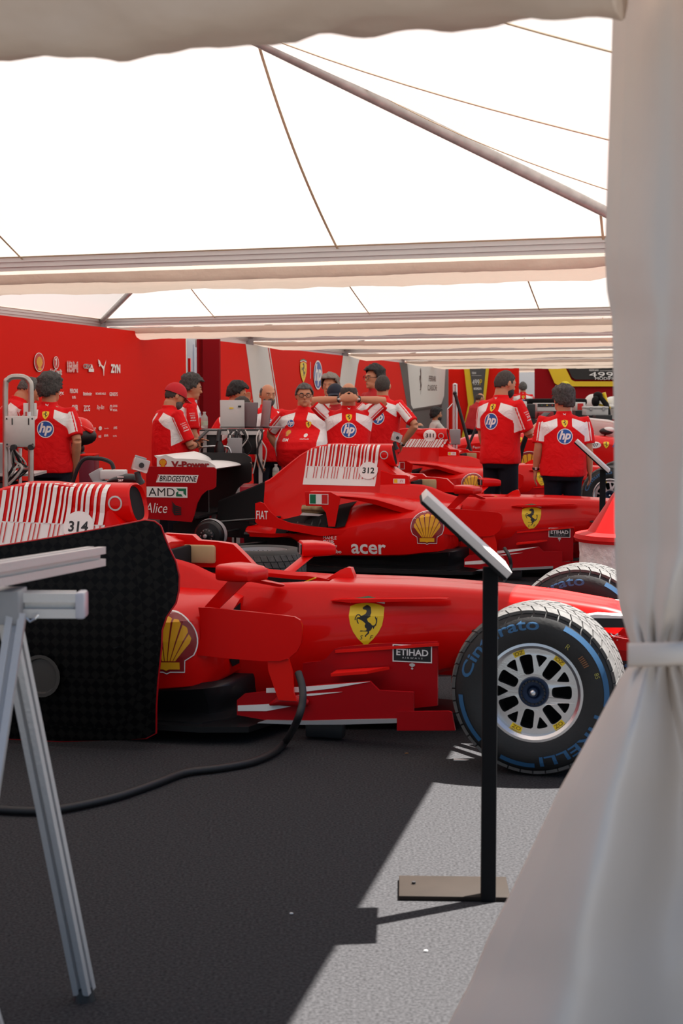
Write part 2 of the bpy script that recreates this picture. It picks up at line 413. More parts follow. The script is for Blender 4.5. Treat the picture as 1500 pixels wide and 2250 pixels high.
def exhaust_mesh(sg):
    b = MB(); yo = .40
    b.tube([(-2.50, sg * .40, .535), (-2.60, sg * .40, .537), (-2.73, sg * .39, .537)], [.032, .036, .038], BUM, 16, cap=False)
    b.tube([(-2.728, sg * .39, .537), (-2.731, sg * .39, .537)], .033, MBLK, 16)
    b.prism([(-2.70,.54),(-2.66,.595),(-2.55,.60),(-2.45,.555),(-2.5,.53)], .006, WHT, (0, sg * .35, 0))
    b.prism([(-2.74,.49),(-2.72,.512),(-2.5,.498),(-2.5,.485)], .05, WHT, (0, sg * .42, 0))
    return b
def horn_mesh(sg):
    """shoulder blade that sweeps back to an upright end plate carrying the flag"""
    b = MB(); rings = []
    for x, y0, y1, z0, z1, t in ((-1.66,.46,.56,.585,.555,.03),(-1.78,.42,.62,.625,.575,.05),(-1.9,.38,.655,.655,.615,.055),(-2.05,.36,.66,.678,.655,.05),(-2.2,.37,.66,.687,.67,.035),(-2.4,.40,.655,.69,.68,.02),(-2.62,.42,.65,.695,.69,.014)):
        rings.append([Vector((x, sg * y0, z0)), Vector((x, sg * (y0 + y1) / 2, (z0 + z1) / 2 + .006)), Vector((x, sg * (y1 - .01), z1)), Vector((x, sg * y1, z1 - .008)), Vector((x, sg * (y1 - .015), z1 - t)), Vector((x, sg * (y0 + y1) / 2, (z0 + z1) / 2 - t)), Vector((x, sg * y0, z0 - t))])
    b.loft(rings, RED)
    b.prism([(-2.64,.70),(-2.42,.70),(-2.34,.66),(-2.36,.56),(-2.385,.42),(-2.44,.42),(-2.46,.53),(-2.50,.585),(-2.63,.585)], .012, RED, (0, sg * .652, 0))
    return b
def flipup_mesh(sg):
    b = MB()
    b.prism([(-3.06,.60),(-3.02,.612),(-2.985,.60),(-2.93,.53),(-2.86,.475),(-2.75,.44),(-2.6,.42),(-2.45,.41),(-2.1,.38),(-2.1,.355),(-2.4,.355),(-2.44,.345),(-2.5,.34),(-2.7,.37),(-2.9,.40),(-3.03,.42),(-3.06,.445)], .014, RED, (0, sg * .66, 0))
    b.prism([(0,0),(.42,0),(.30,.20),(.05,.24)], .01, CARB, (-2.98, sg * .655, .42), (1,0,0), (0,-sg,0))
    return b
def under_mesh(sg):
    b = MB(); rings = []
    for x in lin(-1.30, -3.3, 26):
        t = max(0, min(1, (-1.30 - x) / .12)) ** .5; yo = .665 * t * (1 if x > -2.3 else max(.35, 1 - (-2.3 - x) * .75)); z1 = interp(POD, x)[3] + .02 if x < -1.42 else .25
        yo = max(yo, .16)
        rings.append([Vector((x, sg * y, z)) for y, z in ((.1, z1), (yo * .9, z1), (yo * .97, z1 - .02), (yo * .88, .15), (yo * .86, .11), (yo, .09), (yo, .075), (.1, .075))])
    b.loft(rings, CARB); return b
def floor_mesh():
    b = MB()
    b.prism([(-1.15,-.30),(-1.25,-.66),(-1.45,-.72),(-3.1,-.72),(-3.3,-.45),(-3.75,-.45),(-3.75,.45),(-3.3,.45),(-3.1,.72),(-1.45,.72),(-1.25,.66),(-1.15,.30),(-.4,.12),(-.4,-.12)], .025, CARB, (0,0,.07), (1,0,0), (0,1,0))
    b.box((-2.0, 0, .045), (3.0, .3, .03), BLK)
    b.box((-.97, -.45, .045), (.17, .06, .07), BLK, bev=.01)
    return b
def vane_mesh(sg):
    """big red pod vane beside the cockpit"""
    def P(u):
        return u
    b = MB()
    out = [(-1.56,.375),(-1.50,.40),(-1.475,.45),(-1.478,.52),(-1.488,.582),(-1.44,.583),(-1.25,.572),(-1.10,.562),(-1.055,.558),(-1.03,.545),(-1.02,.52),(-1.024,.45),(-1.045,.41),(-1.08,.38),(-1.12,.366),(-1.2,.362),(-1.35,.366),(-1.45,.372)]
    b.prism(out, .014, RED, (0, sg * .62, 0))
    b.prism([(-1.18,.375),(-1.085,.375),(-1.068,.32),(-1.062,.23),(-1.05,.195),(-1.13,.195),(-1.15,.25),(-1.175,.32)], .014, ORED, (0, sg * .61, 0))
    return b
def barge_mesh(sg):
    b = MB()
    y = .42
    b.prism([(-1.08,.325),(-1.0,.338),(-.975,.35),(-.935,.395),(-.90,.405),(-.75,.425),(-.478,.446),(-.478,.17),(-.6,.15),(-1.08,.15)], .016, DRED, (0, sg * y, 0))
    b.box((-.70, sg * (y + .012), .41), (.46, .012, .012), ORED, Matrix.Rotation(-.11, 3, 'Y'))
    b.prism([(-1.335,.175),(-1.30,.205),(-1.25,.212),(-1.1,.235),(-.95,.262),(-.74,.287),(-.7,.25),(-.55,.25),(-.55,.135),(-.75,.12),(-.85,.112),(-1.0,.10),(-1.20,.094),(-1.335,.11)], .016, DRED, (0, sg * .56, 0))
    b.prism([(-1.24,.082),(-1.2,.097),(-1.0,.105),(-.85,.118),(-.62,.135),(-.62,.118),(-.85,.098),(-1.05,.086)], .02, GREY, (0, sg * .57, 0))
    b.prism([(0,0),(.24,.02),(.16,.1),(0,.1)], .012, ORED, (-.92, sg * .44, .30), (1,0,.12), (0,sg,0))
    b.prism([(-.62,.165),(-.40,.18),(-.385,.175),(-.37,.10),(-.62,.085)], .014, DRED, (0, sg * .57, 0))
    # foot pod under the strut
    b.tube([(-1.18, sg * .585, .168), (-1.14, sg * .585, .185), (-1.08, sg * .585, .19), (-1.03, sg * .585, .188), (-1.005, sg * .585, .184)], [.006, .02, .026, .024, .01], DRED, 12)
    return b
def barge_deco(sg):
    """white flashes"""
    me = MB(); y = sg * .5695
    for pl in ([(-1.33,.128),(-1.33,.152),(-1.2,.165),(-1.02,.19),(-1.05,.17),(-1.2,.135)], [(-.74,.286),(-1.05,.247),(-1.2,.235),(-1.2,.215),(-1.05,.225),(-.9,.25)], [(-.86,.236),(-1.0,.222),(-1.10,.205),(-1.0,.212)]):
        me.prism(pl, .003, WDEC, (0, y, 0))
    return me
def toe(b, sg):
    R_ = Matrix.Rotation(sg * .42, 3, 'Z'); c0 = Vector((-1.30, sg * .56, .73)); b.v = [R_ @ (v - c0) + c0 for v in b.v]; return b
def mirror_mesh(sg):
    b = MB()
    def ring(x, w, h, cz):
        r = []
        for k in range(20):
            a = 2 * PI * k / 20; c, s = math.cos(a), math.sin(a)
            c = math.copysign(abs(c) ** .38, c); s = math.copysign(abs(s) ** .38, s)
            r.append(Vector((x, sg * (.56 + w * c), cz + h * s)))
        return r
    b.loft([ring(-1.215, .045, .015, .725), ring(-1.222, .066, .025, .726), ring(-1.25, .078, .032, .729), ring(-1.32, .088, .037, .731), ring(-1.385, .092, .036, .732), ring(-1.39, .085, .03, .732)], RED)
    return toe(b, sg)
def stalk_mesh(sg):
    b = MB()
    b.prism([(0,0),(.07,0),(.24,.16),(.15,.16)], .022, RED, (-1.50, sg * .53, .565)) if sg < 0 else b.tube([(-1.42, .30, .60), (-1.32, .52, .71)], [(.035, .010)] * 2, RED, 10)
    b.tube([(-1.30, sg * .52, .70), (-1.24, sg * .26, .645)], [(.03, .010)] * 2, RED, 10) if sg < 0 else None
    return b
def wing_rear(parts):
    pass
def tyre_mesh(r=.335, w=.33, rim=.185):
    b = MB(); h = w / 2
    prof = [(rim - .01, -h + .05), (rim, -h + .018), (rim + .02, -h + .008), (rim + .06, -h), (r - .06, -h + .004), (r - .035, -h + .018), (r - .015, -h + .035), (r - .009, -h + .06), (r - .009, h - .06), (r - .015, h - .035), (r - .035, h - .018), (r - .06, h - .004), (rim + .06, h), (rim + .02, h - .008), (rim, h - .018), (rim - .01, h - .05)]
    b.lathe(prof, RUB, 72); return b
def tread_mesh(r=.335, w=.33):
    b = MB(); h = w / 2 - .022; N = 40; rows = 6; rw = 2 * h / rows
    for j in range(rows):
        y0 = -h + j * rw + .003; y1 = y0 + rw - .006; sk = (j - 2.5); sl = .055 * (1 if j < 3 else -1)
        for k in range(N):
            a0 = 2 * PI * (k + .06 + (j % 2) * .5) / N; a1 = 2 * PI * (k + .94 + (j % 2) * .5) / N
            def P(a, y, rr):
                e = abs(y) / h; rr2 = rr - (.012 * max(0, e - .72) / .28 if e > .72 else 0); return Vector((rr2 * math.cos(a), y, rr2 * math.sin(a)))
            s0 = 0; s1 = sl if True else 0; vs = []
            for rr in (r - .012, r):
                vs += [P(a0 + s0, y0, rr), P((a0 + a1) / 2 + s0, y0, rr), P(a1 + s0, y0, rr), P(a1 + s1, y1, rr), P((a0 + a1) / 2 + s1, y1, rr), P(a0 + s1, y1, rr)]
            fs = [(6,7,10,11),(7,8,9,10)] + [(i, (i + 1) % 6, (i + 1) % 6 + 6, i + 6) for i in range(6)]
            b.add(vs, fs, TRD)
    return b
def rim_mesh(w=.33, sg=-1):
    b = MB(); h = w / 2
    o = lambda d: sg * (h - d)
    prof = [(.150, o(.16)), (.171, o(.05)), (.174, o(.02)), (.186, o(.010)), (.196, o(.012)), (.198, o(.03))]
    b.lathe(prof, SIL, 64)
    b.lathe([(.15, o(.155)), (.0, o(.155))], MBLK, 32)
    b.lathe([(.150, -o(.16)), (.185, -o(.012)), (.190, -o(.016))], GREY, 32)
    b.lathe([(.0, -o(.10)), (.155, -o(.10))], MBLK, 32)
    b.lathe([(.064, o(.06)), (.062, o(.04)), (.060, o(.044)), (.05, o(.06))], SIL, 32)
    # face plate with seven rounded openings and seven triangular ones
    def arcpts(pts, r, n=4):
        out = []; m = len(pts)
        for q in range(m):
            p0, p1, p2 = Vector(pts[q - 1]), Vector(pts[q]), Vector(pts[(q + 1) % m]); rr = min(r, (p0 - p1).length * .45, (p2 - p1).length * .45)
            a_, b_ = p1 + (p0 - p1).normalized() * rr, p1 + (p2 - p1).normalized() * rr
            for t in range(n + 1):
                t /= n; out.append((a_ * (1 - t) ** 2 + p1 * 2 * t * (1 - t) + b_ * t * t))
        return out
    loops = [[Vector((.172 * math.cos(2 * PI * k / 56), .172 * math.sin(2 * PI * k / 56))) for k in range(56)]]
    for k in range(7):
        a = 2 * PI * k / 7 + .02; rot = lambda p, a=a: Vector((p[0] * math.cos(a) - p[1] * math.sin(a), p[0] * math.sin(a) + p[1] * math.cos(a)))
        loops.append([rot(p) for p in arcpts([(.071, -.019), (.146, -.027), (.1495, 0), (.146, .027), (.071, .019)], .014)])
        a2 = a + PI / 7; rot2 = lambda p, a=a2: Vector((p[0] * math.cos(a) - p[1] * math.sin(a), p[0] * math.sin(a) + p[1] * math.cos(a)))
        loops.append([rot2(p) for p in arcpts([(.098, 0), (.145, -.024), (.1485, 0), (.145, .024)], .009)])
    flat = [v for l in loops for v in l]; tri = tessellate_polygon([[Vector((v.x, v.y, 0)) for v in l] for l in loops]); nn = len(flat)
    vs = [Vector((v.x, o(.040 - .010 * (1 - v.length / .172)), v.y)) for v in flat] + [Vector((v.x, o(.066), v.y)) for v in flat]
    fs = [tuple(t) for t in tri] + [tuple(q + nn for q in t[::-1]) for t in tri]; base = 0
    for l in loops:
        for q in range(len(l)): q2 = (q + 1) % len(l); fs.append((base + q, base + q2, base + q2 + nn, base + q + nn))
        base += len(l)
    b.add(vs, fs, SIL)
    return b
def nut_mesh(w=.33, sg=-1):
    b = MB(); h = w / 2; o = lambda d: sg * (h - d)
    NB = mat('navy_anodised', (.015, .03, .07), .35, metal=.6)
    b.lathe([(.0, o(.02)), (.018, o(.018)), (.022, o(.03)), (.035, o(.022)), (.058, o(.024)), (.063, o(.04))], NB, 32)
    for k in range(20):
        a = 2 * PI * k / 20; b.box((.046 * math.cos(a), o(.019), .046 * math.sin(a)), (.006, .012, .01), BLK, Matrix.Rotation(-a, 3, 'Y'))
    b.ball((0, o(.014), 0), (.014, .014, .014), SIL, 12)
    return b
def polar_fn(sg, y, up=PI / 2):
    """u = arc length at radius R0 clockwise seen from outside, v = radius"""
    def fn(u, v, e):
        a = up - u * (1 if sg < 0 else -1)
        return Vector((v * math.cos(a), sg * (y + e) if not callable(y) else sg * (y(v) + e), v * math.sin(a)))
    return fn
def side_y(v, h=.165):
    # outer sidewall height at radius v
    P = [(.185, h - .018), (.205, h - .008), (.245, h), (.275, h - .004), (.30, h - .018), (.32, h - .035)]
    for (a, p), (b_, q) in zip(P, P[1:]):
        if v <= b_: return p + (q - p) * max(0, (v - a)) / (b_ - a)
    return P[-1][1]
def tyre_art(sg):
    L = []
    def arc(s, h, r, a0, m, bold=.02, width=None, shear=0, flip=False):
        t = textw(s, width, h, 0, 0, m, bold=bold, shear=shear) if width else text(s, h, 0, 0, m, bold=bold, shear=shear)
        q = -1 if flip else 1
        return ([((v[0] * q) / r + a0, r + v[1] * q) for v in t[0]], t[1], m)
    B = mat('tyre_lettering_blue', (.025, .11, .24), .6)
    L.append(arc('Cinturato', .046, .272, math.radians(-37), B, width=.40))
    L.append(arc('PIRELLI', .040, .272, math.radians(140), B, width=.32, bold=.02))
    L.append(ringp(0, 0, 0, 0, B)) if False else None
    def band(a0, a1, r0, r1):
        n = 24; vs = []; fs = []
        for k in range(n + 1):
            a = math.radians(a0 + (a1 - a0) * k / n); vs += [(a, r0), (a, r1)]
        for k in range(n): fs.append((2*k, 2*k+1, 2*k+3, 2*k+2))
        return (vs, fs, B)
    L += [band(25, 98, .277, .296), band(178, 206, .277, .296), band(226, 266, .277, .296)]
    Yc = mat('tyre_crayon_yellow', (.55, .50, .10), .7)
    L.append(arc('R', .020, .232, math.radians(36), Yc, bold=-.02)); L.append(arc('85', .016, .262, math.radians(72), Yc, bold=-.02))
    L.append(arc('IIIIII', .022, .238, math.radians(56), mat('brown_mark', (.20,.09,.04), .7), width=.045, bold=.02))
    L = [l for l in L if l]
    return art_mesh('sidewall_lettering', L, polar_fn(sg, side_y), step=.02, eps=.0015)
def rim_art(sg, degs):
    L = []
    for d in degs:
        t = textw('OZ', .036, .015, 0, 0, BLKD, bold=.02)
        a0 = math.radians(d); r = .1605
        bx = [(-.023,-.0105),(-.011,-.0105),(0,-.0105),(.011,-.0105),(.023,-.0105),(.023,.0105),(.011,.0105),(0,.0105),(-.011,.0105),(-.023,.0105)]
        p = poly(bx, SYEL); L.append(([(v[0] / r + a0, r + v[1]) for v in p[0]], p[1], YEL))
        L.append(([(v[0] / r + a0, r + v[1]) for v in t[0]], t[1], mat('brown_print', (.25,.13,.0), .5)))
    def y(v): return .165 - .040 + .010 * (1 - v / .172)
    return art_mesh('rim_sticker', L, polar_fn(sg, y), step=.02, eps=.001)
CC = {}
def cm(name, fn):
    if name not in CC: CC[name] = fn()
    return CC[name]
def add_wheel(car, loc, sg, kind='front'):
    w = .33 if kind == 'front' else .38
    t = mobj('wheel', cm('ty' + kind, lambda: tyre_mesh(w=w).mesh('wheel')), car); t.location = loc
    mobj('tread', cm('tr' + kind, lambda: tread_mesh(w=w).mesh('tread', smooth=False)), t)
    mobj('rim', cm('ri%s%d' % (kind, sg), lambda: rim_mesh(w, sg).mesh('rim', ang=30)), t)
    mobj('wheel_nut', cm('nu%s%d' % (kind, sg), lambda: nut_mesh(w, sg).mesh('wheel_nut')), t)
    if kind == 'front' and sg < 0:
        mobj('sidewall_lettering', cm('sl', lambda: tyre_art(-1)), t)
        for d in (-22, 38, 142, 205): mobj('rim_sticker', cm('rs%d' % d, lambda: rim_art(-1, (d,))), t)
    if kind == 'front' and sg > 0: mobj('sidewall_lettering', cm('sl', lambda: tyre_art(-1)), t)
    return t
def barcode_layers(slant=.06, rows='both'):
    """around (-2.50,.86); white block with tick marks below, stripes above"""
    L = []; random.seed(5)
    zb, zm, zt = .725, .882, 1.09; x0, x1 = -2.82, -2.165
    sl = .10
    def Rq(a, b_, z0, z1, m): return poly([(a + (z0 - zb) * sl, z0), (b_ + (z0 - zb) * sl, z0), (b_ + (z1 - zb) * sl, z1), (a + (z1 - zb) * sl, z1)], m)
    L.append(Rq(x0, x1, zb, zm, WDEC))
    xs = [0,.03,.062,.105,.13,.155,.18,.222,.248,.292,.318,.345,.388,.415,.44,.485,.515,.54,.585,.62]
    ws = [.012,.013,.022,.012,.017,.013,.022,.011,.02,.012,.015,.024,.013,.013,.022,.012,.013,.022,.014,.026]
    for a, b_ in zip(xs, ws): L.append(Rq(x0 + a, x0 + a + b_, zm - .001, zt, WDEC))
    tk = [.02,.085,.11,.155,.18,.212,.25,.275,.30,.36,.385,.41,.45,.475,.50,.53,.56,.60,.63]
    for a in tk: L.append(Rq(x0 + a, x0 + a + .006, zm - .10, zm - .004, RDEC))
    return L
def build_car(number, loc, yaw, label, full=True, rear_wheels=True, barcode=True, front_wheels=True, old=False):
    car = thing('racing_car', label, 'racing car', loc, -math.radians(yaw), 'parked single-seat racing cars')
    mono = cm('mono', lambda: mono_mesh().mesh('monocoque', ang=35)); mobj('monocoque', mono, car)
    # dark cockpit liner and pads
    def liner():
        b = MB(); rs = []
        for x in lin(-1.20, -1.86, 12):
            zt, wt, wm, zb = interp(MONO, x); wi = (wt - .047) * min(1, ((-1.08 - x) / .16) ** .6)
            rs.append([Vector((x, a, z)) for a, z in ((-wi, zt - .03), (-wi + .002, zt - .30), (wi - .002, zt - .30), (wi, zt - .03), (wi - .008, zt - .03), (wi - .012, zt - .29), (-wi + .012, zt - .29), (-wi + .008, zt - .03))])
        b.loft(rs, MBLK); b.box((-1.84, 0, .60), (.03, .36, .34), MBLK, bev=.01); return b.mesh('cockpit_liner')
    mobj('cockpit_liner', cm('liner', liner), car)
    def pads():
        b = MB()
        b.box((-1.79, .185, .725), (.17, .03, .09), BEIGE, bev=.02); return b.mesh('headrest_pad')
    mobj('headrest_pad', cm('pads', pads), car)
    def wall():
        b = MB()
        b.prism([(-1.50,.66),(-1.56,.72),(-1.62,.775),(-1.70,.785),(-1.80,.79),(-1.83,.815),(-1.98,.82),(-1.98,.66)], .05, RED, (0, .225, 0))
        b.prism([(-1.855,.74),(-1.86,.815),(-1.88,.825),(-2.0,.83),(-2.1,.86),(-2.1,.70)], .05, RED, (0, -.215, 0))
        b.box((-1.93, 0, .74), (.06, .43, .14), RED, bev=.02); return b.mesh('headrest_cowl')
    mobj('headrest_cowl', cm('cowlh', wall), car)
    for s in (.2,):
        mobj('cockpit_deflector', cm('bits', lambda: MB().prism([(-1.10,.645),(-1.03,.69),(-1.0,.702),(-.98,.70),(-.965,.66),(-.965,.645)], .045, ORED, (0, .03, 0)).mesh('cockpit_deflector')), car)
    def belt():
        b = MB(); b.box((-1.21, .10, .625), (.07, .03, .006), YEL, Matrix.Rotation(-.4, 3, 'Y')); return b.mesh('belt_tag')
    mobj('belt_tag', cm('belt', belt), car)
    for s in (-1, 1): mobj('side_strake', cm('lip%d' % s, lambda: MB().prism([(-1.0,.585),(-.95,.592),(-.5,.612),(-.47,.612),(-.5,.603),(-.9,.578)], .05, RED, (0, s * .255, 0)).mesh('side_strake')), car)
    cov = cm('cover', lambda: cover_mesh().mesh('engine_cover', ang=30)); mobj('engine_cover', cov, car)
    abm = cm('airbox', lambda: airbox_mesh().mesh('airbox', ang=30)); mobj('airbox', abm, car)
    pods = {s: cm('pod%d' % s, lambda: pod_mesh(s).mesh('sidepod', ang=35)) for s in (-1, 1)}
    for s in (-1, 1):
        mobj('sidepod', pods[s], car)
        mobj('cooling_panel', cm('louv%d' % s, lambda: louvre_mesh(s).mesh('cooling_panel')), car)
        mobj('exhaust_pipe', cm('exh%d' % s, lambda: exhaust_mesh(s).mesh('exhaust_pipe')), car)
        mobj('shoulder_wing', cm('horn%d' % s, lambda: horn_mesh(s).mesh('shoulder_wing')), car)
        mobj('flip_up', cm('flip%d' % s, lambda: flipup_mesh(s).mesh('flip_up')), car)
        mobj('undercut', cm('und%d' % s, lambda: under_mesh(s).mesh('undercut')), car)
        mobj('pod_vane', cm('vane%d' % s, lambda: vane_mesh(s).mesh('pod_vane')), car)
        bo = mobj('bargeboard', cm('barge%d' % s, lambda: barge_mesh(s).mesh('bargeboard')), car)
        mobj('white_flash', cm('bd%d' % s, lambda: barge_deco(s).mesh('white_flash')), bo)
        mi = mobj('mirror', cm('mir%d' % s, lambda: mirror_mesh(s).mesh('mirror')), car)
        def gl():
            b = MB(); b.box((-1.392, s * .56, .732), (.005, .15, .050), SCREEN, bev=.001); b.box((-1.395, s * .52, .732), (.004, .012, .048), LGREY); return toe(b, s).mesh('mirror_glass')
        mobj('mirror_glass', cm('mg%d' % s, gl), mi)
        mobj('mirror_stalk', cm('ms%d' % s, lambda: stalk_mesh(s).mesh('mirror_stalk')), mi)
        # suspension
        for ai, (A, B) in enumerate((((-.35, .24, .47), (0, .60, .43)), ((.15, .18, .50), (0, .60, .43)), ((-.42, .2, .30), (0, .60, .22)), ((.2, .13, .34), (0, .60, .22)), ((-.15, .2, .58), (0, .58, .25)),
                     ((-3.0, .15, .45), (-3.45, .60, .43)), ((-3.6, .12, .45), (-3.45, .60, .43)), ((-3.0, .15, .25), (-3.45, .60, .22)), ((-3.6, .1, .28), (-3.45, .60, .22)), ((-3.40, .1, .33), (-3.45, .64, .33)))):
            mobj('suspension_arm', cm('arm%d_%d' % (ai, s), lambda: MB().tube([(A[0], s * A[1], A[2]), (B[0], s * B[1], B[2])], [(.022, .009)] * 2, CARB, 10).mesh('suspension_arm')), car)
        mobj('front_hub', cm('fh%d' % s, lambda: MB().tube([(0, s * .56, .335), (0, s * .66, .335)], .14, BLK, 20).mesh('front_hub')), car)
        if front_wheels: add_wheel(car, (0, s * .735, .335), s)
        if rear_wheels: add_wheel(car, (-3.45, s * .72, .335), s, 'rear')
        else:
            def hub():
                b = MB(); c = (-3.45, 0, .33)
                b.lathe([(.0, s * .80), (.02, s * .80), (.024, s * .77), (.05, s * .765), (.06, s * .755), (.06, s * .74), (.105, s * .735), (.125, s * .71), (.13, s * .60), (.10, s * .56), (.0, s * .56)], CARB, 40, c=c)
                b.lathe([(.0, s * .812), (.016, s * .81), (.02, s * .79)], SIL, 20, c=c)
                for k in range(12):
                    a = 2 * PI * k / 12; b.box((c[0] + .05 * math.cos(a), s * .768, c[2] + .05 * math.sin(a)), (.008, .01, .008), SIL)
                b.lathe([(.132, s * .69), (.137, s * .66), (.132, s * .62)], GREY, 40, c=c); return b.mesh('brake_drum')
            mobj('brake_drum', cm('hub%d' % s, hub), car)
        # rear wing end plate
        def ep():
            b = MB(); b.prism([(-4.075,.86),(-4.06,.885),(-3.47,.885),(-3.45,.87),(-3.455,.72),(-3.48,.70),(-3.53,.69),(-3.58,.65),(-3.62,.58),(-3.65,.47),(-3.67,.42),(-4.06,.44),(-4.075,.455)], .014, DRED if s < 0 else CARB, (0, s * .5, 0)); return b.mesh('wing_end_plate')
        ep_m = cm('ep%d' % s, ep); eo = mobj('wing_end_plate', ep_m, car)
        if s < 0:
            def epa():
                L = []
                L += [rect(-4.10, .845, -4.10, .845, WDEC)] if False else []
                br = [poly([(-3.985,.752),(-3.625,.752),(-3.605,.818),(-3.965,.818)], WDEC), textw('BRIDGESTONE', .335, .048, -3.787, .785, BLKD, shear=.25, bold=.02)]
                L += br; L += [poly([(-3.98,.757),(-3.965,.813),(-3.955,.813)], RDEC)]
                L += [rect(-4.07, .625, -3.705, .715, WDEC), textw('AMD', .235, .068, -3.935, .67, BLKD, bold=0)]
                g = [(0,0),(0,.03),(.025,.03),(.025,.05),(.05,.05),(.05,.025),(.075,.025),(.075,0)]
                L += [poly([(-3.805,.703),(-3.715,.703),(-3.715,.64),(-3.74,.66),(-3.74,.68),(-3.78,.68)], GRN), poly([(-3.805,.635),(-3.805,.667),(-3.785,.68),(-3.785,.655),(-3.76,.655),(-3.745,.635)], GRN)]
                L += [textw('Alice', .20, .085, -3.985, .535, WDEC, shear=.25, bold=-.005)]
                for i in range(5): L.append(poly([(-3.85, .60 - i * .018), (-3.81, .56 - i * .018), (-3.76, .545 - i * .014), (-3.76, .535 - i * .014), (-3.82, .548 - i * .018)], BLKD))
                return art_mesh('sponsor_lettering', L, flat_fn((0, -.5075, 0), (1,0,0), (0,0,1)))
            mobj('sponsor_lettering', cm('epa', epa), eo)
    def rw():
        b = MB()
        for z0, x0, c_, m, pit in ((.86, -3.55, .30, WHT, .15), (.90, -3.83, .20, WHT, .5)):
            rs = []
            for y in lin(-.495, .495, 9):
                r = []
                for k in range(14):
                    a = 2 * PI * k / 14; px = -c_ / 2 + c_ / 2 * math.cos(a); pz = .018 * math.sin(a) * (1.1 - .4 * math.cos(a + PI))
                    r.append(Vector((x0 + px * math.cos(pit), y, z0 + pz - px * math.sin(pit) * .8)))
                rs.append(r)
            b.loft(rs, m)
        b.box((-3.75, 0, .60), (.12, .03, .5), CARB); b.box((-3.75, 0, .46), (.28, .98, .02), CARB)
        b.prism([(-3.30,.25),(-3.30,.42),(-3.9,.40),(-4.0,.36),(-4.0,.28)], .14, CARB)
        return b.mesh('rear_wing')
    rwo = mobj('rear_wing', cm('rw', rw), car)
    def rwtop():
        b = MB(); b.prism([(-3.98,.872),(-3.98,.965),(-3.90,.985),(-3.82,.955),(-3.62,.95),(-3.52,.935),(-3.465,.90),(-3.455,.862)], .012, WHT, (0, -.492, 0))
        return b.mesh('wing_cheek')
    mobj('wing_cheek', cm('rwt', rwtop), rwo)
    mobj('wing_cheek', cm('rwt2', lambda: MB().prism([(-4.05,.885),(-4.0,.97),(-3.52,.965),(-3.46,.93),(-3.45,.885)], .012, CARB, (0, .5, 0)).mesh('wing_cheek')), rwo)
    def rwa():
        L = shift(shell(.075, ring=False), -3.925, .918) + [textw('V-Power', .34, .055, -3.68, .905, DRDEC, bold=.05)]
        return art_mesh('fuel_lettering', L, flat_fn((0, -.4985, 0), (1,0,0), (0,0,1)))
    mobj('fuel_lettering', cm('rwa', rwa), rwo)
    # nose and front wing
    def fw():
        b = MB()
        for s in (-1, 1):
            rs = []
            for y in lin(.08, .78, 8):
                rs.append([Vector((x, s * y, z)) for x, z in ((1.06,.13),(1.0,.15),(.85,.16),(.72,.17),(.72,.165),(.85,.145),(1.0,.125))])
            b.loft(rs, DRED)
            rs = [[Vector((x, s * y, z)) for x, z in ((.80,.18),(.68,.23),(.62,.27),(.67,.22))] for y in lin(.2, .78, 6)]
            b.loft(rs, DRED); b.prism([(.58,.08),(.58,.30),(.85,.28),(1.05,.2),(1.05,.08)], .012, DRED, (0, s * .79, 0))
            b.prism([(.8,.16),(.8,.33),(.95,.33),(.95,.16)], .012, DRED, (0, s * .08, 0))
        return b.mesh('front_wing')
    mobj('front_wing', cm('fw', fw), car)
    for s in (-1, 1):
        nc = mobj('nose_camera', cm('ncam%d' % s, lambda: MB().prism([(.10,.535),(.16,.553),(.34,.553),(.36,.535),(.34,.515),(.2,.51)], .07, BLK, (0, s * .225, 0)).mesh('nose_camera')), car)
        mobj('white_top', cm('ncat%d' % s, lambda: MB().prism([(.12,.555),(.17,.565),(.34,.562),(.34,.553),(.12,.548)], .072, WHT, (0, s * .225, 0)).mesh('white_top')), nc)
    if full:
        mobj('floor_tray', cm('floor', lambda: floor_mesh().mesh('floor_tray')), car)
    # ---- livery (near side) ----
    side = (1, 0, 0), (0, 0, 1), (0, 1, 0)
    bm_ = CC.setdefault('bvm', bvh_of(mono)); bp = CC.setdefault('bvp', bvh_of(pods[-1])); bc = CC.setdefault('bvc', bvh_of(cov, abm)); 
    mobj('horse_shield', cm('dsh', lambda: art_mesh('horse_shield', shield(.187), proj_fn(bm_, (-.835, 0, .482), *side), .03, .0016)), car)
    mobj('nose_letter', cm('dm', lambda: art_mesh('nose_letter', [textw('Marlboro'[:1], .035, .03, 0, 0, WDEC)], proj_fn(bm_, (.24, 0, .46), *side), .03)), car)
    mobj('scallop_badge', cm('dsl', lambda: art_mesh('scallop_badge', shell(.27), proj_fn(bp, (-1.62, 0, .435), *side), .012, .005)), car)
    def pd():
        L = [textw('acer', .29, .082, -2.10, .245, WDEC, bold=.02), textw('MAHLE', .12, .026, -2.43, .328, WDEC), ringp(-2.475, .293, .010, .016, WDEC, 20), textw('IIR', .07, .030, -2.42, .293, WDEC, bold=.01), textw('SKF', .11, .026, -2.42, .255, WDEC, bold=.02, shear=.1), textw('brembo', .14, .030, -2.40, .217, WDEC, bold=.02)]
        return art_mesh('sponsor_lettering', L, proj_fn(bp, (0, 0, 0), *side), .03, .002)
    mobj('sponsor_lettering', cm('dpd', pd), car)
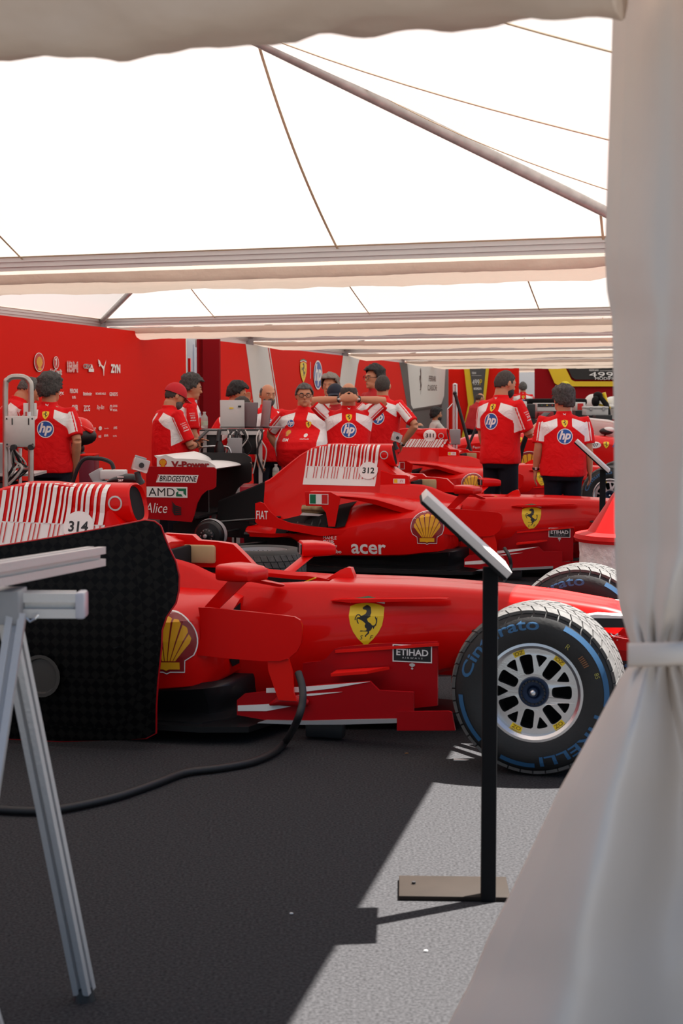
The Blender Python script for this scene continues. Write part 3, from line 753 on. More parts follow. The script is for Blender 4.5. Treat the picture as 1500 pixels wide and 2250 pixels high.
    def et():
        L = [rect(-.675, .352, -.502, .428, WDEC), rect(-.670, .357, -.507, .423, BLKD), textw('ETIHAD', .14, .028, -.588, .395, WDEC, bold=.02), textw('AIRWAYS', .09, .007, -.588, .371, WDEC, spc=1.6)]
        L += [poly([(-.60,.345),(-.588,.35),(-.576,.345),(-.576,.338),(-.588,.332),(-.60,.338)], LGREY), poly([(-.594,.326),(-.588,.331),(-.582,.326),(-.588,.320)], LGREY)]
        return art_mesh('airline_sticker', L, flat_fn((0, -.4285, 0), (1,0,0), (0,0,1)))
    mobj('airline_sticker', cm('det', et), car)
    def fl():
        L = [rect(-2.60, .60, -2.44, .685, WDEC), rect(-2.595, .605, -2.545, .68, GRN), rect(-2.495, .605, -2.445, .68, RDEC)]
        return art_mesh('flag_sticker', L, flat_fn((0, -.6595, 0), (1,0,0), (0,0,1)))
    mobj('flag_sticker', cm('dfl', fl), car)
    mobj('maker_lettering', cm('dfi', lambda: art_mesh('maker_lettering', [textw('FIAT', .10, .07, -3.0, .505, WDEC, bold=.01)], flat_fn((0, -.6685, 0), (1,0,0), (0,0,1)))), car)
    def hr():
        L = [rect(-1.99, .755, -1.89, .795, WDEC), rect(-1.985, .759, -1.955, .791, YEL), text('F1', .02, -1.92, .775, RDEC, shear=.3)]
        return art_mesh('small_team_sticker', L, proj_fn(CC.setdefault('bvh', bvh_of(CC['cowlh'], cov)), (0, 0, 0), *side), .03)
    o_ = cm('dhr', hr)
    if o_: mobj('small_team_sticker', o_, car)
    if barcode == 'full':
        mobj('barcode_livery', cm('dbc', lambda: art_mesh('barcode_livery', barcode_layers(), proj_fn(bc, (0, 0, 0), *side), .02, .003)), car)
    else:
        def b2():
            L = []; z0, z1 = .845, .945; x = -2.78; random.seed(3)
            while x < -2.10:
                w = random.choice([.014, .02, .03]); L.append(poly([(x, z0), (x + w, z0), (x + w + .06, z1), (x + .06, z1)], WDEC)); x += w + .011
            return art_mesh('barcode_livery', L, proj_fn(bc, (0, 0, 0), *side), .02, .002)
        mobj('barcode_livery', cm('dbc2', b2), car)
    def nd():
        z = {'314': .872, '312': .855, '311': .99}[number]; x = {'314': -2.285, '312': -2.23, '311': -2.24}[number]
        L = [disc(x, z, .082, WDEC, ry=.072), textw(number, .105, .05, x, z, BLKD, bold=.03)]
        return art_mesh('number_roundel', L, proj_fn(bc, (0, 0, 0), *side), .02, .0115)
    mobj('number_roundel', nd(), car)
    def wr():
        L = [ringp(-2.10, .985, .028, .036, LGREY, 24)]
        return art_mesh('laurel_emblem', L, proj_fn(bc, (0, 0, 0), *side), .02, .003)
    mobj('laurel_emblem', cm('dwr', wr), car)
    return car
# ---------------- people ----------------
def remesh(mb, name, vox, sm=2, fac=.5):
    me = mb.mesh(name, fix=False); o = bpy.data.objects.new('t', me)
    r = o.modifiers.new('r', 'REMESH'); r.mode = 'VOXEL'; r.voxel_size = vox; r.use_smooth_shade = True
    if sm:
        s = o.modifiers.new('s', 'SMOOTH'); s.factor = fac; s.iterations = sm
    nm = evaluated_mesh(o); bpy.data.meshes.remove(me); nm.name = name
    nm.polygons.foreach_set('use_smooth', [True] * len(nm.polygons)); return nm
SKINS = {'l': mat('skin_light', (.50, .25, .16), .5), 'm': mat('skin_tanned', (.56, .25, .135), .5), 'd': mat('skin_brown', (.34, .15, .08), .5)}
HAIRS = {'black': mat('hair_black', (.012, .010, .010), .6, bump=1, bscale=90), 'grey': mat('hair_grey', (.10, .095, .09), .7, bump=1, bscale=90, mott=.5, mscale=40),
         'salt': mat('hair_dark_grey', (.055, .050, .047), .7, bump=1, bscale=90, mott=.6, mscale=50), 'short': mat('hair_cropped', (.05, .04, .035), .8, mott=.3, mscale=60), 'brown': mat('hair_brown', (.06, .035, .02), .6, bump=1, bscale=90), 'lgrey': mat('hair_light_grey', (.25, .22, .19), .7, bump=1, bscale=90)}
def polo_mat():
    m = bpy.data.materials.new('team_polo'); m.use_nodes = True; n = m.node_tree; b = n.nodes['Principled BSDF']; b.inputs['Roughness'].default_value = .75; b.inputs['Specular IOR Level'].default_value = .25
    a = n.nodes.new('ShaderNodeAttribute'); a.attribute_name = 'white'; r = n.nodes.new('ShaderNodeMapRange'); r.inputs[1].default_value = -.0015; r.inputs[2].default_value = .0015
    n.links.new(a.outputs['Fac'], r.inputs[0]); x = n.nodes.new('ShaderNodeMix'); x.data_type = 'RGBA'; x.inputs[6].default_value = (.78, .003, .006, 1); x.inputs[7].default_value = (.90, .89, .88, 1)
    n.links.new(r.outputs[0], x.inputs[0]); n.links.new(x.outputs[2], b.inputs['Base Color'])
    tc = n.nodes.new('ShaderNodeTexCoord'); t = n.nodes.new('ShaderNodeTexNoise'); t.inputs['Scale'].default_value = 7; t.inputs['Detail'].default_value = 3; t.inputs['Distortion'].default_value = 1.5
    n.links.new(tc.outputs['Object'], t.inputs['Vector']); u = n.nodes.new('ShaderNodeBump'); u.inputs['Strength'].default_value = .5; u.inputs['Distance'].default_value = .03
    n.links.new(t.outputs[0], u.inputs['Height']); n.links.new(u.outputs[0], b.inputs['Normal']); return m
POLO = polo_mat()
NAVY = mat('navy_trousers', (.008, .009, .016), .85, spec=.2, bump=.4, bscale=8, bdist=.03)
WSHIRT = mat('white_shirt_cloth', (.62, .60, .56), .8, bump=.4, bscale=7, bdist=.03)
LTRED = mat('red_shirt_cloth', (.45, .008, .012), .8, bump=.4, bscale=7, bdist=.03)
BLU = mat('pale_blue_cloth', (.45, .50, .58), .8)
def arm_default(s, style):
    A = {'phone2': ((.27, .10, 1.13), (.12, .34, 1.17)), 'down': ((.25, -.02, 1.17), (.27, .05, .93)), 'hips': ((.42, -.06, 1.20), (.22, .02, .97)), 'phone': ((.24, .06, 1.16), (.08, .27, 1.22)),
         'behind_head': ((.37, -.02, 1.58), (.07, -.135, 1.60)), 'crossed': ((.24, .08, 1.14), (-.02, .26, 1.13)), 'table': ((.22, .20, 1.16), (.10, .42, 1.12)), 'face': ((.2, .25, 1.2), (.07, .16, 1.52)), 'hipback': ((.34, -.16, 1.22), (.24, .02, .98)), 'low': ((.24, .02, 1.16), (.26, .14, .93)), 'forward': ((.24, .18, 1.15), (.16, .42, 1.10)), 'pocket': ((.27, -.07, 1.18), (.22, .05, .92)), 'bottle': ((.23, .06, 1.15), (.20, .2, .93))}
    e, w_ = A[style]; return Vector((s * e[0], e[1], e[2])), Vector((s * w_[0], w_[1], w_[2]))
def person(label, X, Y, face, hk=1.0, g=1.0, belly=0, arms=('down', 'down'), lean=0, head=(0, 0), hair='salt', hstyle='full', skin='m', shirt='polo', beard=None, cap=None, glasses=False, name='person', seated=False, vox=.009, logo='back', group='team members in red and white polo shirts', watch=None, z=0, hat_back=False):
    root = thing(name, label, 'person', (X, Y, z), face); root.scale = (hk, hk, hk)
    if group: root['group'] = group
    hipz = .93; LR = Matrix.Rotation(-lean, 3, 'X'); H = Vector((0, 0, hipz)); T = lambda p: LR @ (Vector(p) - H) + H
    skm = SKINS[skin]
    def rings(tab, infl=0, n=20):
        out = []
        for z_, rx, ry, cy in tab:
            out.append([T((rx * 1.0 * math.copysign(abs(math.cos(a)) ** .85, math.cos(a)) + math.copysign(infl, math.cos(a)) * abs(math.cos(a)), cy + (ry) * math.sin(a) + infl * math.sin(a), z_)) for a in [2 * PI * k / n for k in range(n)]])
        return out
    bt = [(.86,.15*g,.11*g,0),(.95,.165*g,.12*g,0),(1.07,.15*g,.11*g+belly*.5,belly*.45),(1.15,.155*g,.115*g+belly*.45,belly*.4),(1.28,.175*g,.12*g,.01),(1.38,.185*g,.11*g,0),(1.44,.165*g,.09,0),(1.472,.128,.075,-.005),(1.50,.068,.062,-.005),(1.58,.058,.060,.01)]
    sh = 0.185 * (1 + (g - 1) * .6)
    Rh = Matrix.Rotation(head[0], 3, 'Z') @ Matrix.Rotation(-head[1], 3, 'X'); NK = Vector((0, 0, 1.53)); TH = lambda p: T(Rh @ ((Vector(p) - NK) * 1.09) + NK - Vector((0, 0, .028))); RH = LR @ Rh
    b = MB(); b.loft(rings(bt), skm)
    b.ball(TH((0, .012, 1.665)), (.083, .102, .113), skm, 22, R=RH); b.ball(TH((0, .045, 1.60)), (.061, .063, .060), skm, 18, R=RH)
    b.tube([T((0, -.005, 1.45)), TH((0, -.004, 1.60))], .062 * g ** .5, skm, 16)
    b.ball(TH((0, .112, 1.640)), (.014, .022, .018), skm, 10, R=RH); b.ball(TH((0, .103, 1.665)), (.010, .014, .03), skm, 10, R=RH)   # nose
    b.ball(TH((0, .098, 1.690)), (.048, .014, .010), skm, 10, R=RH)                       # brow
    b.ball(TH((0, .097, 1.607)), (.026, .012, .012), skm, 10, R=RH); b.ball(TH((0, .092, 1.568)), (.022, .016, .016), skm, 10, R=RH)
    for s in (-1, 1): b.ball(TH((s * .080, -.002, 1.655)), (.012, .020, .034), skm, 10, R=RH)
    AR = []
    for s, st in ((-1, arms[0]), (1, arms[1])):
        if isinstance(st, str): e, w_ = arm_default(s, st)
        else: e, w_ = Vector(st[0]), Vector(st[1])
        sp = Vector((s * sh, 0, 1.425)); AR.append((s, T(sp), T(e), T(w_), st))
        b.tube([T((s * .08, 0, 1.42)), T(sp), T(sp.lerp(e, .3)), T(sp.lerp(e, .7)), T(e)], [.05, .056, .052 * g ** .5, .046, .041], skm, 14)
        b.tube([T(e), T(e.lerp(w_, .3)), T(e.lerp(w_, .75)), T(w_)], [.041, .044, .033, .028], skm, 14)
        # hand
        W = T(w_); f = (W - T(e)).normalized(); 
        if st == 'behind_head': f = Vector((-s * .95, 0, .1)).normalized(); pn = Vector((0, 1, 0))
        elif st == 'face': f = (LR @ Vector((0, 0, 1))).normalized(); pn = Vector((s, 0, 0))
        elif st in ('hips', 'hipback'): f = Vector((-s * .3, .75, -.5)).normalized(); pn = Vector((-s, 0, 0))
        elif st in ('down', 'low', 'bottle', 'pocket'): pn = Vector((-s, 0, 0))
        else: pn = Vector((-s * .3, 0, -1)).normalized()
        side = f.cross(pn).normalized(); pn = side.cross(f).normalized()
        b.tube([W - f * .01, W + f * .035, W + f * .085], [(.026, .017), (.038, .017), (.036, .014)], skm, 12) if False else b.loft([[W + f * d + side * (wd * math.cos(a)) + pn * (th * math.sin(a)) for a in [2 * PI * k / 12 for k in range(12)]] for d, wd, th in ((-.01, .027, .022), (.03, .038, .018), (.085, .040, .014))], skm)
        curl = .55 if st in ('down', 'low', 'pocket', 'hips', 'hipback', 'behind_head') else (.9 if st in ('phone', 'bottle') else .35)
        tdir = 1 if side.dot(LR @ Vector((0, 1, .3))) > 0 else -1
        for i in range(4):
            q = W + f * .082 + side * ((i - 1.5) * .021); L = (.030, .036, .033, .026)[i if tdir < 0 else 3 - i]; d = f.copy(); pts = [q - f * .02]
            for j in range(4):
                pts.append(q.copy()); d = (d + pn * curl * .45).normalized(); q = q + d * L * (1, .85, .7, .5)[j]
            b.tube(pts, [.0092, .0092, .0088, .008, .0065], skm, 8)
        q = W + f * .02 + side * (.03 * tdir); d = (f * .7 + side * .6 * tdir + pn * .4).normalized()
        b.tube([q - d * .02, q + d * .02, q + d * .045 + f * .005, q + d * .055 + f * .03], [.012, .012, .0105, .008], skm, 8)
    # legs
    if seated: LG = [((s * .09, 0, .90), (s * .13, .42, .93), (s * .13, .46, .50)) for s in (-1, 1)]
    else: LG = [((s * .085, 0, .90), (s * .11, .015, .50), (s * .13, -.02, .08)) for s in (-1, 1)]
    lb = MB()
    for hp_, kn, an in LG:
        hp_, kn, an = Vector(hp_), Vector(kn), Vector(an)
        b.tube([hp_, hp_.lerp(kn, .5), kn, kn.lerp(an, .35), an], [.075 * g, .065, .05, .05, .034], skm, 14)
        lb.tube([hp_ + Vector((0, 0, .05)), hp_.lerp(kn, .4), kn, kn.lerp(an, .4), an], [.092 * g, .092, .072, .068, .062], NAVY, 16)
    b.box((0, 0, .01), (.001, .001, .001), skm) if False else None
    body = mobj('body', remesh(b, 'body', vox, 2), root)
    lb.loft(rings([(.84,.15*g,.115*g,0),(.90,.165*g,.13*g,0),(.97,.155*g,.12*g+belly*.25,belly*.3),(1.0,.145*g,.11*g+belly*.3,belly*.35)], .006), NAVY)
    mobj('trousers', remesh(lb, 'trousers', .013, 2), root)
    sb = MB()
    for hp_, kn, an in LG:
        sb.box((an[0], an[1] + .07, an[2] - .045), (.095, .27, .07), BLK, bev=.03)
    mobj('shoes', sb.mesh('shoes'), root)
    # shirt
    SM = {'polo': POLO, 'white': WSHIRT, 'red': LTRED, 'blue': BLU}[shirt]
    c = MB(); hem = .885
    st_ = [(hem,.172*g,.132*g+belly*.30,belly*.42),(.95,.178*g+belly*.1,.136*g+belly*.45,belly*.45),(1.07,.168*g+belly*.22,.13*g+belly*.62,belly*.5),(1.15,.168*g+belly*.18,.13*g+belly*.55,belly*.42),(1.28,.180*g,.130*g,.01),(1.38,.19*g,.118*g,0),(1.44,.172*g,.098,-.003),(1.476,.138,.082,-.005),(1.495,.075,.066,-.003)]
    c.loft(rings(st_, .012), SM); c.loft(rings([(1.46,.085,.078,0),(1.49,.072,.072,.002),(1.535,.066,.068,.0)], .006), SM)
    for s, sp, e, w_, _ in AR:
        c.tube([T((s * .08, 0, 1.41)), sp, sp.lerp(e, .35), sp.lerp(e, .84)], [.06, .072, .072, .070], SM, 18)
    me = remesh(c, 'polo_shirt' if shirt == 'polo' else 'shirt', .010, 3)
    Ti = LR.transposed()
    if shirt == 'polo':
        at_ = me.attributes.new('white', 'FLOAT', 'POINT'); vals = []
        for v in me.vertices:
            p = v.co; q = Ti @ (p - H) + H; ax = abs(q.x)
            s, sp, e, w_, _ = AR[0] if q.x < 0 else AR[1]
            d = e - sp; L = d.length; t = (p - sp).dot(d) / (L * L); r = (p - sp) - d * t; 
            out = (LR @ Vector((s, 0, 0))); out = (out - d * (out.dot(d) / (L * L)))
            if out.length < .15: out = LR @ Vector((0, 0, 1)); out = out - d * (out.dot(d) / (L * L))
            out.normalize(); cc = r.normalized().dot(out) if r.length > 1e-4 else 0
            fs_ = min((.52 - cc), (cc + .75)) * .05; fs_ = min(fs_, abs(cc - .30) * .05 - .004, (.76 - t) * L, (t + .02) * L)
            x_ = ax; zu = 1.462 - .30 * max(0, x_ - .07); zl = 1.385 - .75 * max(0, x_ - .07)
            ft = min(ax - .072, zu - q.z, (q.z - zl) * .8)
            val = max(ft, -.05) if (ax < sh * .98 or t < 0) else fs_
            if t > .12 and r.length < .085 and ax > sh * .8: val = fs_
            vals.append(max(-.05, min(.05, val)))
        at_.data.foreach_set('value', vals)
    # folds
    nrm = [v.normal.copy() for v in me.vertices]; cos_ = []
    for v, nm_ in zip(me.vertices, nrm):
        q = v.co; n_ = noise.noise(Vector((q.x * 8 + X * 3, q.y * 8, q.z * 5 + Y))) * .011; cos_ += list(q + nm_ * n_)
    me.vertices.foreach_set('co', cos_); me.update()
    shirt_o = mobj('polo_shirt' if shirt == 'polo' else 'shirt', me, root)
    if logo and shirt == 'polo':
        bv = bvh_of(me); dirv = LR @ Vector((0, 1, 0)); UPv = LR @ Vector((0, 0, 1))
        if logo == 'back':
            O = T((0, 0, 0)); sz = .058
            f1 = proj_fn(bv, T((0, 0, 1.285)), (1, 0, 0), UPv, dirv)
            mobj('round_logo', art_mesh('round_logo', hp(.078), f1, .03, .003), shirt_o)
            mobj('horse_shield', art_mesh('horse_shield', shield(.075, top=False, sf=False), proj_fn(bv, T((0, 0, 1.41)), (1, 0, 0), UPv, dirv), .03, .003), shirt_o)
            pm = art_mesh('collar_logo', [puma(.03, WDEC)], proj_fn(bv, T((0, 0, 1.505)), (1, 0, 0), UPv, dirv), .03, .003)
            if pm: mobj('collar_logo', pm, shirt_o)
        else:
            for nm_, L in (('round_logo', shift(hp(.042), -.10, .095)), ('scallop_logo', shift(shell(.075, ring=False), -.105, -.005)), ('company_logo', [text('IBM', .032, -.105, -.08, WDEC, bold=.01)]), ('horse_shield', shift(shield(.07, top=False, sf=False), .10, .08)), ('bank_logo', [disc(.1, -.03, .02, WDEC), text('UniCredit', .016, .1, -.068, WDEC)])):
                m_ = art_mesh(nm_, L, proj_fn(bv, T((0, 0, 1.25)), (-1, 0, 0), UPv, -dirv), .02, .003)
                if m_: mobj(nm_, m_, shirt_o)
        # sleeve lettering on the outer arm
        for s, sp, e, w_, _ in AR:
            d = (e - sp).normalized(); out = LR @ Vector((s, 0, 0)); out = out - d * out.dot(d)
            if out.length < .15: out = LR @ Vector((0, 0, 1)) - d * (LR @ Vector((0, 0, 1))).dot(d)
            out.normalize(); U = d.cross(-out) * (1); 
            mid = sp.lerp(e, .45)
            L = [textw('Bitdefender', .06, .011, 0, .055, WDEC), textw('GENESYS', .055, .011, 0, .032, WDEC), textw('ZCG', .05, .019, 0, .006, WDEC, bold=.02), textw('PIRELLI', .06, .012, 0, -.024, WDEC, bold=.03)]
            m_ = art_mesh('sleeve_lettering', L, proj_fn(bv, mid, U, -d, -out, .25, .3), .03, .003)
            if m_: mobj('sleeve_lettering', m_, shirt_o)
    # hair
    if hair:
        hm = HAIRS[hair]; hb = MB(); th = {'full': .014, 'thick': .026, 'crop': .003, 'bald': .003, 'long': .02}[hstyle]
        n = 44; vs = []; idx = {}; fs = []
        def keep(d):
            # d unit vector on the skull, y forward
            if hstyle == 'bald': return d.z < .52 and d.z > -.12 + .52 * min(d.y, 0) and d.y < .15
            lim = -.12 + .52 * d.y if d.y < 0 else -.12 + d.y * 1.15
            if d.y > .02 and d.y < .3 and abs(d.x) > .8: lim = min(lim, .05)
            return d.z > min(lim, .56)
        rows = n // 2
        for i in range(rows + 1):
            for k in range(n):
                t_ = PI * i / rows; ph = 2 * PI * k / n; d = Vector((math.sin(t_) * math.cos(ph), math.sin(t_) * math.sin(ph), math.cos(t_)))
                nz = noise.noise(d * 5 + Vector((X, Y, 0))) * (.006 if th < .01 else th * .6) + noise.noise(d * 14) * th * .25
                tt = th + nz + (th * .6 if (d.z > .5 and hstyle == 'thick') else 0)
                idx[i, k] = len(vs); vs.append(TH(Vector((0, .008, 1.667)) + Vector((d.x * (.079 + tt), d.y * (.097 + tt), d.z * (.106 + tt)))))
        for i in range(rows):
            for k in range(n):
                j = (k + 1) % n; t_ = PI * (i + .5) / rows; ph = 2 * PI * (k + .5) / n
                if keep(Vector((math.sin(t_) * math.cos(ph), math.sin(t_) * math.sin(ph), math.cos(t_)))): fs.append((idx[i, k], idx[i + 1, k], idx[i + 1, j], idx[i, j]))
        hb.add(vs, fs, hm); hme = hb.mesh('hair', ang=80)
        bm = bmesh.new(); bm.from_mesh(hme); bmesh.ops.delete(bm, geom=[v for v in bm.verts if not v.link_faces], context='VERTS'); bm.to_mesh(hme); bm.free()
        ho = mobj('hair', hme, root); sdm = ho.modifiers.new('s', 'SOLIDIFY'); sdm.thickness = .010; sdm.offset = -1
    if beard:
        bb = MB(); n = 28; vs = []; fs = []
        for i in range(15):
            for k in range(n):
                t_ = PI * i / 14; ph = 2 * PI * k / n; d = Vector((math.sin(t_) * math.cos(ph), math.sin(t_) * math.sin(ph), math.cos(t_))); vs.append(TH(Vector((0, .047, 1.598)) + Vector((d.x * .0625, d.y * .066, d.z * .062))))
        for i in range(14):
            for k in range(n):
                t_ = PI * (i + .5) / 14; ph = 2 * PI * (k + .5) / n; dz = math.cos(t_); dy = math.sin(t_) * math.sin(ph)
                if dz < (.30 if dy > .45 else .62) and dy > -.35: j = (k + 1) % n; fs.append((i * n + k, (i + 1) * n + k, (i + 1) * n + j, i * n + j))
        bb.add(vs, fs, HAIRS[beard])
        bb.tube([TH((-.03, .098, 1.618)), TH((0, .112, 1.624)), TH((.03, .098, 1.618))], [.004, .008, .004], HAIRS[beard], 8)
        mobj('beard', bb.mesh('beard'), root)
    # eyes
    eb = MB()
    for s in (-1, 1):
        eb.ball(TH((s * .030, .0935, 1.667)), (.010, .006, .0048), WHT, 10, R=RH); eb.ball(TH((s * .030, .0975, 1.667)), (.0045, .0045, .0045), BLK, 8, R=RH); eb.tube([TH((s * .047, .088, 1.686)), TH((s * .03, .103, 1.690)), TH((s * .014, .105, 1.686))], .0035, HAIRS[hair] if hair else BLK, 6)
    eb.ball(TH((0, .108, 1.605)), (.022, .004, .0035), mat('lip_red', (.30, .10, .08), .6), 8, R=RH)
    mobj('eyes', eb.mesh('eyes'), root)
    if glasses:
        gb = MB()
        for s in (-1, 1):
            c0 = Vector((s * .034, .112, 1.666)); gb.tube([TH(c0 + Vector((.024 * math.cos(a), 0, .019 * math.sin(a)))) for a in [2 * PI * k / 16 for k in range(17)]], .0028, BLK, 6)
            gb.tube([TH((s * .058, .11, 1.672)), TH((s * .086, .0, 1.672))], .0028, BLK, 6)
        gb.tube([TH((-.01, .114, 1.668)), TH((.01, .114, 1.668))], .0028, BLK, 6); mobj('glasses', gb.mesh('glasses'), root)
    if cap:
        cb = MB(); cm_ = {'red': mat('red_cap_cloth', (.55, .01, .02), .8), 'navy': mat('navy_cap_cloth', (.01, .014, .03), .8), 'yellow': mat('yellow_cap_cloth', (.85, .70, .02), .7)}[cap]
        vs = []; fs = []; n = 28; R_ = 10
        for i in range(R_ + 1):
            t_ = PI * .53 * i / R_
            for k in range(n):
                ph = 2 * PI * k / n; vs.append(TH(Vector((0, .006, 1.685)) + Vector((.092 * math.sin(t_) * math.cos(ph), .112 * math.sin(t_) * math.sin(ph), .105 * math.cos(t_)))))
        for i in range(R_):
            for k in range(n): j = (k + 1) % n; fs.append((i * n + k, (i + 1) * n + k, (i + 1) * n + j, i * n + j))
        cb.add(vs, fs, cm_); yb = -1 if hat_back else 1
        pk = [[TH((a * .075, yb * (.085 + .105 * d * (1 - a * a * .45)), 1.685 - .022 * d - .012 * a * a + dz)) for a in lin(-1, 1, 9)] for dz, d in ((0, 0), (0, .5), (0, 1), (-.006, 1), (-.006, 0))]
        cb.loft(pk, cm_, cap=False, closed=False); mobj('cap', cb.mesh('cap'), root)
    if watch:
        for s, sp, e, w_, _ in AR:
            if s == watch or watch == 2:
                d = (w_ - e).normalized(); wb = MB(); p = w_ - d * .03; wb.tube([p - d * .010, p + d * .010], .036, BLK, 16); wb.tube([p - d * .013 + Vector((0, -.033, 0)), p + d * .013 + Vector((0, -.033, 0))], .012, LGREY, 10)
                mobj('wristwatch', wb.mesh('wristwatch'), root)
    return root, AR
# ---------------- the setting ----------------
ROOF = cloth_mat('roof_pvc', (.88, .85, .815), .155, bump=.05, bscale=.8, gloss=.03)
VAL = cloth_mat('gutter_pvc', (.66, .55, .46), .13, bump=.35, bscale=5, gloss=.04)
CURT = cloth_mat('curtain_pvc', (.76, .68, .61), .03, bump=.12, bscale=6, gloss=.06)
SEAM = cloth_mat('seam_pvc', (.80, .68, .48), .15, bump=.05)
OUTW = cloth_mat('outdoor_white_pvc', (.80, .78, .74), .3)
carpet = mat('dark_carpet', (.046, .0455, .048), .95, spec=.03, mott=.45, mscale=110, bump=.6, bscale=400, bdist=.004, sheen=.0)
asph = mat('asphalt', (.085, .082, .08), .9, mott=.3, mscale=30)
WR = mat('wall_red', (.80, .016, .008), .7, spec=.08); WDR = mat('wall_dark_red', (.30, .006, .010), .7, spec=.1)
WW = mat('wall_white', (.74, .72, .69), .6); WG = mat('wall_charcoal', (.085, .08, .08), .6); WY = mat('wall_yellow', (.82, .56, .01), .5); WBK = mat('wall_black', (.018, .017, .016), .6)
def plane(name, x0, y0, x1, y1, z, m):
    b = MB(); b.add([(x0,y0,z),(x1,y0,z),(x1,y1,z),(x0,y1,z)], [(0,1,2,3)], m); return struct(b.obj(name, smooth=False, fix=False))
plane('floor', -14, 2.2, 16, 58, 0, carpet)
plane('ground_outside', -60, -40, 80, 120, -.02, asph)
EZ = 2.42
# tent outline points: left/right ends of each eave beam (x, y)
BL = [(-7.2, 5.0), (-5.04, 12.35), (-3.15, 20.7), (-1.55, 26.4), (.07, 34.2), (1.6, 42.0), (2.5, 46.7), (3.95, 54.5)]
BR = [(.53, 2.70), (1.98, 9.75), (4.6, 17.1), (6.4, 23.0), (8.2, 28.8), (10.6, 36.6), (12.2, 41.2), (14.5, 49.5)]
bl0 = [(-5.6, 4.55), (-5.04, 12.35), (-3.15, 20.7), (-1.55, 26.4), (.07, 34.2), (1.6, 42.0), (3.2, 46.7)]
BL[0] = (-5.9, 4.75)
def V3(p, z): return Vector((p[0], p[1], z))
def beam(name, A, B, z, idx, label=None, parent=None):
    """grooved aluminium eave beam"""
    b = MB(); A = V3(A, z); B = V3(B, z); d = (B - A).normalized(); n = Vector((-d.y, d.x, 0)) * -1
    if n.y > 0: n = -n
    prof = [(0, .0), (.0, .028), (.012, .028), (.012, .036), (0, .036), (0, .064), (.012, .064), (.012, .07), (0, .07), (0, .095), (-.05, .095), (-.05, 0)]
    b.loft([[P + n * u + Vector((0, 0, v - .045)) for u, v in prof] for P in (A, B)], ALUW)
    b.tube([A + Vector((0, 0, .065)), B + Vector((0, 0, .065))], .016, SEAM, 8)
    return b.obj(name, parent, ang=30)
def gutter(A, B, z, w, sag, seed, parent=None, endsag=True):
    """fabric trough hanging between two beams, seen from below"""
    b = MB(); A = V3(A, z); B = V3(B, z); d = (B - A).normalized(); n = Vector((-d.y, d.x, 0)); L = (B - A).length
    if n.y < 0: n = -n
    N = int(L / .06); rows = []
    for i in range(N + 1):
        t = i / N; s = t * L; P = A + d * s; e = min(1, min(s, L - s) / .5) ** .5 if endsag else 1
        q = [];
        for k in range(15):
            a = PI * k / 14; wr = noise.noise(Vector((s * 1.3 + seed, a * 1.2, seed))) * .028 + noise.noise(Vector((s * 7 + a * 2 + seed, a * 2.5, 1))) * .010 + noise.noise(Vector((s * 22 + seed, a * .6, 4))) * .004 * (1 + 2 * (abs(a - PI / 2) > 1))
            q.append(P + n * (w * (.5 - .5 * math.cos(a))) + Vector((0, 0, -(sag * e + wr * e) * math.sin(a) ** .75 - .02 * e)))
        rows.append(q)
    b.loft(rows, VAL, cap=False, closed=False)
    o = b.obj('gutter_cover', parent, fix=False, ang=180); return o
def roof(i, c, peak, seams):
    tent = thing('tent_roof', ['white pyramid tent roof over the nearest red car, tan seams and one grey diagonal pole in view', 'white tent roof just beyond the first grooved beam, seen as a thin band', 'third white tent roof in the row, mostly hidden by hanging gutters', 'fourth white tent roof in the row, behind several gutters', 'fifth white tent roof in the row, far down the tent', 'sixth white tent roof in the row, almost at the far end', 'farthest white tent roof, added past the row to shade the wall end'][i], 'tent', (0, 0, 0), group='white pagoda tent roofs'); tent['kind'] = 'structure'
    b = MB(); z = EZ + .05; P = Vector(peak); cs = [V3(p, z) for p in c]; N = 14
    def pt(k, u, t):
        E = cs[k].lerp(cs[(k + 1) % 4], u); q = E.lerp(P, t); q.z -= .18 * math.sin(PI * t) * (1 - abs(2 * u - 1) ** 2 * 1.0); return q
    for k in range(4):
        rows = [[pt(k, u / N, t / N) for u in range(N + 1)] for t in range(N + 1)]
        b.loft(rows, ROOF, cap=False, closed=False)
    b.obj('canopy', tent, fix=True, ang=30)
    sb = MB()
    for k, u in seams:
        A = pt(k, u, 0.0); 
        # seams run straight up the slope
        e = (cs[(k + 1) % 4] - cs[k]).normalized(); pts = []
        for j in range(22):
            t = j / 21; target = cs[k].lerp(cs[(k + 1) % 4], u); mid = .5
            uu = u; span = 1 - t
            if span < .02: break
            # straight in plan: stay at same offset from mid while the strip narrows
            uo = .5 + (u - .5) / span
            if uo < 0.0 or uo > 1.0: break
            pts.append(pt(k, uo, t) - Vector((0, 0, .012)))
        if len(pts) > 2: sb.tube(pts, [(.008, .003)] * len(pts), SEAM, 6)
    if sb.v: sb.obj('roof_seam', tent)
    for k in range(4):
        A = cs[k] - Vector((0, 0, .03)); Q = P - Vector((0, 0, .08))
        rb = MB(); rb.tube([A, A.lerp(Q, .5) , Q], .034, mat('grey_pole_paint', (.48, .46, .44), .45, metal=.3, mott=.15, mscale=15), 16); rb.obj('rafter', tent)
    return tent
def off(p, q, d):
    v = Vector((q[0] - p[0], q[1] - p[1])).normalized(); return (p[0] + v.x * d, p[1] + v.y * d)
